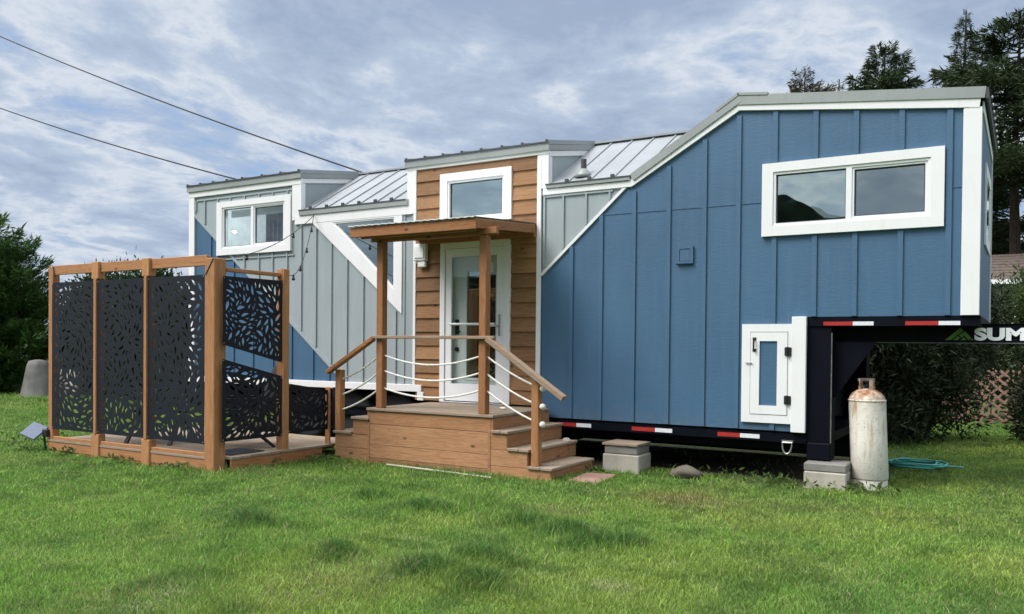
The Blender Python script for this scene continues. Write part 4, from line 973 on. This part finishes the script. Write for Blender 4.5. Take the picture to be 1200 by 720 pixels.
pebble((-5.42, -.60, .693), .05, .03, .022, 7, 'pebble', 'rope', 'small white scrap lying on the porch platform by the rope', 'stone')
pebble((-1.50, .02, .04), .09, .08, .06, 8, 'rock', 'rock', 'small grey stone between the neck post block and the gas cylinder', 'rock')
q = MB(); q.tube([(-6.45, -1.52, .032), (-5.8, -1.545, .026), (-4.93, -1.60, .020)], .012, 8); solo(q, 'plastic_pipe', 'oldpvc', (-5.7, -1.55, .03), 'thin yellowed plastic pipe lying in the grass in front of the porch', 'pipe')
# gas cylinder, leaning a little
G = thing('gas_cylinder', (-1.375, .235, 0), 'tall rusty white gas cylinder standing on the grass beside the neck post', 'gas cylinder')
GX, GY, gr = -1.375, .24, .183
def lean(mb):
    mb.v = [(p[0]-.045*(p[2]), p[1]+.0*p[2], p[2]) for p in mb.v]; return mb
q = MB(); q.lathe((GX, GY, 0), [(gr*.93, .09), (gr, .105), (gr, .50), (gr, .90), (gr*.985, .925), (gr*.93, .955), (gr*.80, .99), (gr*.58, 1.02), (gr*.32, 1.037), (.0, 1.04)], 44); lean(q).build('tank_body', 'tank', G, smooth=True)
q = MB(); q.lathe((GX, GY, -.03), [(gr*.95, 0), (gr*.95, .118), (gr*.92, .118), (gr*.92, 0)], 40); lean(q).build('foot_ring', 'tank', G)
q = MB(); q.lathe((GX, GY, .915), [(gr+.001, -.010), (gr+.006, -.004), (gr+.006, .004), (gr+.001, .010)], 44); lean(q).build('weld_seam', 'tank', G, smooth=True)
q = MB(); n = 22                                       # collar with openings and top rim
for i in range(n):
    a0, a1 = 2*math.pi*i/n*.82-1.1, 2*math.pi*(i+1)/n*.82-1.1
    for z0, z1 in ((1.02, 1.065), (1.115, 1.145)) if i % 7 not in (0, 1) else ((1.02, 1.145),):
        p = [(GX+.085*math.cos(a), GY+.085*math.sin(a), z) for z in (z0, z1) for a in (a0, a1)]; o_ = [(GX+.079*math.cos(a), GY+.079*math.sin(a), z) for z in (z0, z1) for a in (a0, a1)]
        q.add(p+o_, [(0,1,3,2), (4,6,7,5), (0,4,5,1), (2,3,7,6), (0,2,6,4), (1,5,7,3)])
lean(q).build('collar', 'tank', G)
q = MB(); q.lathe((GX, GY, 1.03), [(.022, 0), (.022, .05), (.012, .052), (.012, .07), (.03, .072), (.03, .09), (0, .092)], 14); lean(q).build('valve', 'blackmetal', G)
# coiled hose
pts = []; rnd = random.Random(4)
for i in range(150):
    t = i/150*2*math.pi*5; r_ = .27+.035*math.sin(t*.37+1)+.03*math.sin(t*1.7); pts.append((-1.13+r_*1.05*math.cos(t), 2.18+r_*math.sin(t), .03+.010*(i//30)+.006*math.sin(t*3)))
pts += [(-.80, 2.25, .03), (-.70, 2.31, .025), (-.62, 2.30, .025)]
q = MB(); q.tube(pts, .0125, 7); solo(q, 'garden_hose', 'hose', (-1.13, 2.18, .02), 'coiled turquoise garden hose on the grass behind the gas cylinder', 'hose', smooth=True)
# covered thing by the hedge at the left
q = MB(); cx, cy_ = -20.85, 2.45
ring = lambda z, rx, ry, n=14: [(cx+rx*math.cos(2*math.pi*k/n)*(1+.12*math.sin(3*k+z*5)), cy_+ry*math.sin(2*math.pi*k/n)*(1+.1*math.sin(2*k+z*7)), z) for k in range(n)]
rs_ = [ring(.0, .46, .4), ring(.10, .43, .38), ring(.45, .34, .32), ring(.85, .24, .25), ring(.97, .19, .2), ring(1.0, .05, .06)]
q.add([p for r_ in rs_ for p in r_], [(i*14+k, i*14+(k+1) % 14, (i+1)*14+(k+1) % 14, (i+1)*14+k) for i in range(5) for k in range(14)]+[tuple(5*14+k for k in range(14))])
solo(q, 'covered_barbecue', 'tarp', (cx, cy_, 0), 'grey cloth covered cone shape in front of the dark hedge at the far left', 'barbecue cover', smooth=True)
q = MB(); q.box(-24.5, -20.0, 2.9, 3.1, -.1, .75, .02); solo(q, 'garden_wall', 'concrete', (-22.3, 3.0, 0), 'low grey garden wall half hidden under the pine at the far left', 'wall')

# ------------------------------------------------------------------ wires
def cable(a, c, sag, label):
    q = MB(); q.tube(sagline(a, c, sag, 40), .015, 6); solo(q, 'power_line', 'wire', Vector(a).lerp(Vector(c), .5), label, 'power line', 'overhead wires')
cable((-42, 4, 17.75), (-9.6, 2.75, 4.3), .55, 'upper black overhead wire running down to the roof from the top left')
cable((-40, 4, 13.6), (-11.0, 2.75, 4.05), .55, 'lower black overhead wire running down to the left end of the house')
q = MB(); q.tube([(-10.3, 2.70, 2.5), (-10.3, 2.70, 4.1)], .04, 10); q.box(-11.1, -9.5, 2.66, 2.74, 3.98, 4.06); q.build('service_mast', 'flash', H)

# ------------------------------------------------------------------ plants
def tri_cards(C, Dv, L, Wd, rs):
    """slim leaf cards: centre line from C along Dv (unit), length L, width Wd -> verts, tris"""
    n = len(C); rr = rs.normal(size=(n, 3)); s_ = np.cross(Dv, rr); s_ /= np.linalg.norm(s_, axis=1, keepdims=True)+1e-9
    L = np.asarray(L)[:, None]; Wd = np.asarray(Wd)[:, None]
    V = np.empty((n, 4, 3)); V[:, 0] = C; V[:, 1] = C+Dv*L*.45+s_*Wd*.5; V[:, 2] = C+Dv*L; V[:, 3] = C+Dv*L*.45-s_*Wd*.5
    return V.reshape(-1, 3)
def unit(a): return a/(np.linalg.norm(a, axis=-1, keepdims=True)+1e-9)
def conifer(x, y, h, rad, seed, label, mat='spruce', bare=.15, dens=1.0, name='spruce_tree', group='spruces behind the house', ragged=.35, leaf_len=.34, taper=.85, rise=0.0):
    rs = np.random.RandomState(seed); tr = thing(name, (x, y, 0), label, 'tree', group)
    q = MB(); q.tube([(x+.05*math.sin(k), y, h*k/8) for k in range(9)], [max(.02, .022*h*(1-k/8.3)) for k in range(9)], 9)
    C = []; Dd = []; LL = []
    z = h*bare; limbs = 0
    while z < h*.985:
        u = (z-h*bare)/(h*(1-bare)); r0 = rad*(1-u)**taper*(.6+.4*min(1, u*4+.4))+.07
        for k in range(rs.randint(4, 7)):
            a = rs.uniform(0, 2*math.pi); r_ = r0*rs.uniform(1-ragged, 1+ragged*.6); droop = rs.uniform(.05, .30)*(1-u)-.25*u-rise*rs.uniform(.4, 1)
            n = 7; P0 = np.array([x, y, z+rs.uniform(-.15, .15)]); d = np.array([math.cos(a), math.sin(a), 0])
            ts = np.linspace(0, 1, n); path = P0+ts[:, None]*d*r_+np.array([0, 0, 1])*(-droop*r_*ts+.22*r_*ts**2)[:, None]
            if limbs < 130 and r_ > .3: q.tube([tuple(p) for p in path], [.018*h/10*(1-.8*t)+.006 for t in ts], 4, False); limbs += 1
            m = int(dens*(16+78*r_)); t = rs.uniform(.12, 1, m)**.75
            pos = P0+t[:, None]*d*r_+np.array([0, 0, 1])*(-droop*r_*t+.22*r_*t**2)[:, None]
            side = np.cross(d, [0, 0, 1]); sg = rs.choice([-1, 1], m)
            off = rs.uniform(0, 1, m)*(.10+.30*r_*(1-t*.75))
            pos = pos+side*(sg*off)[:, None]+d*(off*.35)[:, None]+np.array([0, 0, -1])*(off*.25+rs.uniform(-.05, .10, m))[:, None]
            dv = unit(d*.8+side*(sg*.6)[:, None]+rs.normal(size=(m, 3))*.45+np.array([0, 0, .05+rise]))
            C.append(pos); Dd.append(dv); LL.append(rs.uniform(.55, 1.15, m)*leaf_len*(.45+.55*min(1, r_*.8)))
        z += rs.uniform(.16, .30)*(h/12)**.6
    # leader
    m = 26; t = rs.uniform(0, 1, m); C.append(np.stack([x+0*t, y+0*t, h*.94+t*h*.06], 1)); Dd.append(unit(rs.normal(size=(m, 3))*.5+[0, 0, .7])); LL.append(rs.uniform(.5, 1, m)*leaf_len*.6)
    C = np.concatenate(C); Dd = np.concatenate(Dd); LL = np.concatenate(LL)
    q.build('trunk', 'bark', tr)
    V = tri_cards(C, Dd, LL, LL*.16, rs); raw('crown', V, np.arange(len(V)), 4, mat, tr)
def leafy(x, y, z0, h, rx, ry, seed, label, mat, n=5000, ll=.12, ww=.45, name='bush', cat='bush', group=None, lobes=9, tuft=False, upward=.3, stems=6, lop=1.0, dens_in=.55, cr=(.22, .42)):
    """rounded but uneven plant of many leaf faces gathered in clumps; gaps between the clumps"""
    rs = np.random.RandomState(seed); o = thing(name, (x, y, z0), label, cat, group)
    q = MB()
    cl = []
    for k in range(lobes):
        a = rs.uniform(0, 2*math.pi); rr = math.sqrt(rs.uniform(0, 1)); hz = rs.uniform(.12, .92)**lop
        env = math.sqrt(max(.05, 1-(max(0, hz-.35)/.68)**2)); cl.append((x+rx*.72*rr*env*math.cos(a), y+ry*.72*rr*env*math.sin(a), z0+h*hz, rs.uniform(*cr)))
    for k in range(stems):
        c = cl[k % len(cl)]; q.tube([(x+(c[0]-x)*.15, y+(c[1]-y)*.15, z0-.05), (x+(c[0]-x)*.5, y+(c[1]-y)*.5, z0+(c[2]-z0)*.5), (c[0], c[1], c[2])], [.02*h**.5+.01, .012*h**.5+.006, .006], 5)
    q.build('stem', 'twig', o)
    per = np.array([c[3]**2 for c in cl]); per = (per/per.sum()*n).astype(int); C = []; Dd = []
    for c, m in zip(cl, per):
        u = unit(rs.normal(size=(m, 3))); rad_ = rs.uniform(0, 1, m)**dens_in*(1+.25*rs.normal(size=m)*.5)
        R3 = np.array([rx, ry, h*.55])*c[3]*1.25; pos = np.array(c[:3])+u*R3*rad_[:, None]
        C.append(pos); Dd.append(unit(u*.8+rs.normal(size=(m, 3))*.6+np.array([0, 0, upward])))
    C = np.concatenate(C); Dd = np.concatenate(Dd); ok = C[:, 2] > z0+.03; C, Dd = C[ok], Dd[ok]
    if tuft:                                              # every seat carries a brush of needles
        k = 9; C = np.repeat(C, k, 0); Dd = unit(np.repeat(Dd, k, 0)+rs.normal(size=C.shape)*.42)
    L = rs.uniform(.6, 1.25, len(C))*ll; V = tri_cards(C, Dd, L, L*ww, rs); raw('foliage', V, np.arange(len(V)), 4, mat, o); return o
# right, behind the blue house
conifer(-2.15, 27.0, 14.3, 4.3, 41, 'tall pointed spruce just left of the big tree at the right edge', dens=1.3, bare=.08, ragged=.5, taper=1.2)
conifer(-.35, 23.3, 12.6, 4.0, 42, 'big dark spruce with a bare trunk at the right edge', dens=1.9, bare=.55, ragged=.45, taper=.75)
conifer(-5.05, 27.6, 13.5, 3.4, 43, 'rounded spruce top above the middle of the blue roof', dens=1.9, bare=.1, ragged=.5, taper=.55)
conifer(-8.7, 30.1, 14.0, 3.2, 44, 'small brownish spruce top, leftmost of those above the roof', mat='spruce_rusty', dens=1.3, bare=.2, ragged=.5, taper=.65)
conifer(-7.4, 31.0, 13.6, 1.6, 45, 'thin brownish spruce tip beside the leftmost tree top', mat='spruce_rusty', dens=.6, bare=.3, ragged=.5)
conifer(2.9, 24.5, 12.6, 3.0, 46, 'dark spruce partly cut off by the right edge, branches above the neighbour roof', dens=1.6, bare=.55, taper=.75)
for i, (xx, yy, hh, rr) in enumerate(((-1.9, 60, 10.6, 2.2), (.3, 58, 11.2, 2.2), (2.5, 61, 10.4, 2.4), (-4.2, 62, 9.8, 2.4))):
    conifer(xx, yy, hh, rr, 60+i, 'far small spruce in the gap behind the end of the blue house', dens=.45, name='spruce_tree', group='far spruces behind the house', leaf_len=.6)
# neighbour's house
NH = thing('neighbour_house', (4.0, 20.5, 0), 'pale neighbouring house with a brown shingle roof at the right edge', 'house')
q = MB(); q.box(-1.6, 9, 18.9, 25, 0, 3.45); q.prism([(18.9, 3.45), (25, 3.45), (21.95, 4.75)], -1.6, -1.5, axis='x'); q.build('wall', 'stucco', NH)
q = MB()
for k in range(9):
    t0, t1 = k/9, (k+1)/9
    q.add([(-1.9, 18.5+3.4*t0, 3.45+1.05*t0+.03), (9.3, 18.5+3.4*t0, 3.45+1.05*t0+.03), (9.3, 18.5+3.4*t1, 3.45+1.05*t1), (-1.9, 18.5+3.4*t1, 3.45+1.05*t1), (-1.9, 18.5+3.4*t0, 3.40+1.05*t0), (9.3, 18.5+3.4*t0, 3.40+1.05*t0)], [(0,1,2,3), (4,5,1,0)])
q.add([(-1.9, 21.9, 4.5), (9.3, 21.9, 4.5), (9.3, 25.4, 3.45), (-1.9, 25.4, 3.45)], [(0,1,2,3)]); q.build('roof', 'shingle', NH)
q = MB(); q.box(-1.9, 9.3, 18.42, 18.49, 3.33, 3.46); q.box(-1.55, -1.45, 18.80, 18.89, 0, 3.3); q.build('gutter', 'vinyl', NH)
for x0 in (-.35, 1.6):
    q = MB(); q.prism(rect(x0, x0+.9, 1.2, 2.7), 18.84, 18.899, [rect(x0+.1, x0+.8, 1.3, 2.6)]); o = q.build('window', 'vinyl', NH); q = MB(); q.box(x0+.1, x0+.8, 18.87, 18.88, 1.3, 2.6); q.build('pane', 'glass', o)
# lattice fence
LF = thing('lattice_fence', (-.4, 9.9, 0), 'reddish lattice fence behind the dark bushes at the right', 'fence')
q = MB()
for k in range(-6, 36):
    xa = -4.2+k*.21
    for sgn in (1, -1):
        x0, x1 = (xa, xa+1.2) if sgn > 0 else (xa+1.2, xa); q.beam((x0, 9.9+.006*sgn, -.02), (x1, 9.9+.006*sgn, 1.05), .010, .046, (0, 0, 1))
q.build('lattice', 'lattice', LF)
for x in (-3.6, -1.8, 0, 1.8):
    q = MB(); q.box(x-.045, x+.045, 9.93, 10.02, -.05, 1.15, .005); q.build('post', 'lattice', LF)
# dark bushes under and behind the neck
G1 = 'dark bushes behind the trailer neck'
leafy(-2.3, 5.0, 0, 2.6, 1.3, .9, 71, 'dark bush behind the gas cylinder and neck post', 'bush', 20000, .13, .22, group=G1, lobes=44, lop=1.2)
leafy(-1.45, 5.9, 0, 2.35, .95, .9, 72, 'dark bush with narrow leaves in the middle under the gooseneck beam', 'bush', 20000, .13, .22, group=G1, lobes=44, lop=1.2)
leafy(-.9, 8.1, 0.7, 2.0, .8, .6, 73, 'loose dark bush just in front of the lattice fence', 'bush', 7000, .12, .22, group=G1, lobes=26, lop=.9)
leafy(.42, 6.2, 0, 2.1, .62, .7, 74, 'dark bush at the right edge hanging over the grass', 'bush', 9000, .12, .26, group=G1, lobes=24)
leafy(-3.9, 4.6, 0, 2.2, 1.5, .9, 75, 'dark bush hidden behind the trailer underside', 'bush', 5000, .14, .3, group=G1, lobes=16)
leafy(.15, 11.6, 0, 3.0, 1.0, .8, 76, 'lighter green shrub in front of the neighbour house', 'shrub', 15000, .13, .3, name='shrub', cat='shrub', lobes=50)
leafy(1.5, 12.6, 0, 2.6, 1.0, .8, 77, 'lighter green shrub partly cut off by the right edge', 'shrub', 12000, .13, .3, name='shrub', cat='shrub', lobes=44)
leafy(-1.2, 11.3, 0, 2.5, 1.2, .7, 78, 'dark bush growing behind the lattice fence', 'bush', 12000, .13, .26, group=G1, lobes=40)
leafy(.55, 10.8, 0, 1.9, 1.0, .5, 79, 'low dark bush close behind the lattice fence at the right edge', 'bush', 9000, .13, .26, group=G1, lobes=34)
# left: pine and hedge
conifer(-24.4, 2.2, 5.2, 2.2, 81, 'big dark pine at the left edge, tallest of the plants there', mat='pine', bare=.02, dens=2.6, name='pine_tree', group='pines at the left edge', ragged=.45, leaf_len=.27, taper=.62, rise=.55)
conifer(-22.85, 3.0, 4.05, 1.1, 82, 'shorter dark pine between the left edge pine and the screen', mat='pine', bare=.02, dens=3.2, name='pine_tree', group='pines at the left edge', ragged=.4, leaf_len=.24, taper=.5, rise=.55)
conifer(-25.6, 1.0, 4.8, 2.0, 83, 'dark pine cut off by the left edge of the picture', mat='pine', bare=.02, dens=2.4, name='pine_tree', group='pines at the left edge', ragged=.45, leaf_len=.27, taper=.6, rise=.55)
leafy(-21.9, 4.6, 0, 3.2, 1.3, 1.0, 95, 'dark hedge bush between the pines and the left screen post', 'hedge', 15000, .15, .4, name='hedge_bush', cat='hedge', group='hedge bushes behind the deck', lobes=60, lop=.8)
for i, (xx, yy, hh, rx_) in enumerate(((-20.0, 4.0, 2.95, 1.5), (-18.0, 3.6, 2.75, 1.4), (-16.0, 3.3, 2.3, 1.4), (-14.1, 3.1, 2.15, 1.3))):
    leafy(xx, yy, 0, hh+.12, rx_, 1.0, 90+i, ['leftmost hedge bush behind the screen, next to the pines', 'second hedge bush behind the screen, right of the leftmost one', 'third hedge bush behind the screen, left of the one by the house', 'hedge bush behind the screen nearest the left end of the house'][i], 'hedge', 17000, .15, .4, name='hedge_bush', cat='hedge', group='hedge bushes behind the deck', lobes=70, lop=.8)
# ------------------------------------------------------------------ grass
def grass():
    rs = np.random.RandomState(7)
    C0 = np.array([0, -9.3]); yaw = math.atan2(-.5194, .8544)
    n = 1020000
    lo_, hi_ = math.log(3.7), math.log(27)
    r_ = np.exp(rs.uniform(lo_, hi_, n)); a = yaw+rs.uniform(-R(46), R(48), n)
    x = C0[0]+r_*np.sin(a); y = C0[1]+r_*np.cos(a)
    # mown unevenly: tufts, thin spots
    tuft = np.clip(vnoise(x, y, 21, .55)-.52, 0, 1)*1.1*np.clip(vnoise(x, y, 22, 1.9)*1.6-.35, 0, 1)
    for tx, ty, tr_ in ((-3.42, -3.30, .30), (-3.1, -3.42, .34), (-2.72, -3.62, .28), (-2.5, -3.5, .2), (-3.1, -4.46, .22), (-4.56, -3.25, .26), (-4.05, -4.95, .22), (-3.3, -4.9, .28), (-5.35, -3.1, .22), (-5.3, -4.6, .2), (-2.9, -5.0, .2)):
        tuft = np.maximum(tuft, np.exp(-(((x-tx)/tr_)**2+((y-ty)/(tr_*.8))**2))*(.75+.8*vnoise(x, y, 35, .12)))
    def near(x0, x1, y0, y1, w):
        dx = np.maximum(np.maximum(x0-x, x-x1), 0); dy = np.maximum(np.maximum(y0-y, y-y1), 0); return np.exp(-np.hypot(dx, dy)/w), (dx == 0) & (dy == 0)
    edge = np.zeros(n); inside = np.zeros(n, bool)
    for bx in ((-11.0, -7.62, -2.98, -.6), (-7.42, -4.32, -1.37, .3), (-4.22, -3.77, -.3, .1), (-4.2, -3.88, -1.2, -.64), (-1.97, -1.55, -.17, .2), (-1.55, -1.2, .08, .4), (-3.4, -3.04, -.35, -.1)):
        e, i_ = near(*bx, .10); edge = np.maximum(edge, e); inside |= i_
    shade = (x < -1.3) & (x > -12.2) & (y > .05+.25*vnoise(x, y, 31, .4)) & (y < 2.9)      # nothing grows under the trailer
    behind = y > 9.7
    keep = ~(inside | behind | (shade & (rs.rand(n) > .03)))
    under = (x < -1.3) & (x > -5) & (y > -.5); keep &= ~(under & (vnoise(x, y, 33, .22) > .55) & (rs.rand(n) < .8))
    pale = vnoise(x, y, 23, .9); yel = vnoise(x, y, 24, 2.6); dark = vnoise(x, y, 25, 1.4)
    keep &= rs.rand(n) < (.72+.28*np.clip(pale*2, 0, 1))
    h = (.014+.013*rs.rand(n)+.013*vnoise(x, y, 26, .3))*(1+2.6*tuft+.02*r_)+.05*edge*rs.rand(n)
    h *= np.where(rs.rand(n) < .03, 1.7, 1)
    x, y, r_, h, tuft, pale, yel, dark, edge = (q_[keep] for q_ in (x, y, r_, h, tuft, pale, yel, dark, edge)); n = len(x)
    w = .0024*(r_/5)**.85*(.7+.6*rs.rand(n)); th = rs.uniform(0, 2*math.pi, n); lean_ = h*rs.uniform(.25, 1.1, n)
    th2 = th
    dx, dy = np.cos(th2)*lean_, np.sin(th2)*lean_; ph = rs.uniform(0, math.pi, n); sx, sy = np.cos(ph)*w, np.sin(ph)*w
    z = gh(x, y)-.006
    V = np.empty((n, 5, 3))
    V[:, 0] = np.stack([x-sx, y-sy, z], 1); V[:, 1] = np.stack([x+sx, y+sy, z], 1)
    V[:, 2] = np.stack([x+dx*.35+sx*.8, y+dy*.35+sy*.8, z+h*.62], 1); V[:, 3] = np.stack([x+dx*.35-sx*.8, y+dy*.35-sy*.8, z+h*.62], 1)
    V[:, 4] = np.stack([x+dx, y+dy, z+h], 1)
    base = np.array([.235, .415, .078]); c = np.repeat(base[None], n, 0)
    lerp = lambda c_, t_, k: c_*(1-t_[:, None])+np.array(t_[:, None]*0+1)*np.array(k)*t_[:, None]
    fine = vnoise(x, y, 28, .28); c = lerp(c, np.clip((yel*.5+vnoise(x, y, 29, .7)*.5-.46)*2.6, 0, .7), (.36, .45, .088))
    c = lerp(c, np.clip((dark-.55)*1.6, 0, .4), (.130, .30, .075))
    c = lerp(c, np.clip((fine-.52)*2.4, 0, .6), (.11, .215, .048))
    c = lerp(c, np.clip((vnoise(x, y, 36, .16)-.58)*2.2, 0, .55), (.36, .50, .12))
    c = lerp(c, np.clip(tuft*.8, 0, .8), (.070, .185, .044))
    for qx, qy, qr in ((-4.21, -6.17, .13), (-4.16, -6.41, .11), (-3.9, -4.28, .10), (-2.08, -4.65, .15), (-2.2, -4.6, .10), (-2.01, -3.9, .06)):
        c = lerp(c, np.exp(-((x-qx)**2+((y-qy)*1.3)**2)/qr**2)*.9*(rs.rand(n) < .35), (.60, .60, .36))
    st = (rs.rand(n) < .06+.30*np.clip(pale-.66, 0, 1)*3).astype(float)
    dry = np.exp(-(((x+3.0)/.75)**2+((y+1.55)/.30)**2))+.6*np.exp(-(((x+1.6)/.8)**2+((y+1.2)/.3)**2)); c = lerp(c, np.clip(dry*.75*(.4+.9*pale), 0, .7), (.36, .30, .12))
    c = lerp(c, st*.85, (.42, .37, .20))
    c *= (.50+.85*rs.rand(n)**1.3)[:, None]
    cols = np.ones((n, 5, 4)); cols[:, :, :3] = c[:, None, :]
    me = bpy.data.meshes.new('grass'); me.vertices.add(n*5); me.vertices.foreach_set('co', V.astype(np.float32).ravel())
    o5 = (np.arange(n)*5)[:, None]; quad = o5+np.array([0, 1, 2, 3]); tri = o5+np.array([3, 2, 4])
    loops = np.concatenate([quad, tri], 1).ravel(); me.loops.add(n*7); me.loops.foreach_set('vertex_index', loops.astype(np.int32))
    me.polygons.add(n*2); ls = np.stack([np.arange(n)*7, np.arange(n)*7+4], 1).ravel(); me.polygons.foreach_set('loop_start', ls.astype(np.int32))
    me.update(calc_edges=True); me.materials.append(M['grass'])
    at = me.attributes.new('tint', 'FLOAT_COLOR', 'POINT'); at.data.foreach_set('color', cols.astype(np.float32).ravel())
    o = bpy.data.objects.new('grass', me); COL.objects.link(o); tag(o, 'uneven green lawn grass with darker tufts', 'grass', kind='stuff')
grass()
# broad-leaved weeds against the blocks and deck
def weeds():
    rs = np.random.RandomState(9); C = []; Dd = []; L = []
    for x, y, s_, n in ((-2.15, -.22, .20, 60), (-2.35, -.05, .18, 40), (-1.48, -.18, .14, 40), (-1.25, -.02, .12, 26), (-7.45, -1.62, .14, 60), (-7.65, -2.2, .10, 30), (-9.3, -3.1, .16, 40), (-8.2, -3.1, .14, 40), (-11.2, -3.1, .2, 50), (-4.3, -.5, .12, 30),
                        (-2.8, .05, .25, 50), (-10.4, -3.08, .12, 40), (-12.6, -2.6, .5, 120)):
        p = np.stack([x+rs.normal(size=n)*s_, y+rs.normal(size=n)*s_*.6, np.zeros(n)], 1); p[:, 2] = gh(p[:, 0], p[:, 1])+rs.uniform(0, .08, n)
        C.append(p); Dd.append(unit(rs.normal(size=(n, 3))*[.9, .9, .3]+[0, 0, .55])); L.append(rs.uniform(.04, .10, n))
    C, Dd, L = np.concatenate(C), np.concatenate(Dd), np.concatenate(L); V = tri_cards(C, Dd, L, L*.38, rs)
    o = raw('weeds', V, np.arange(len(V)), 4, 'weed'); tag(o, 'low broad leaved weeds along the deck and trailer blocks', 'weeds', kind='stuff')
weeds()
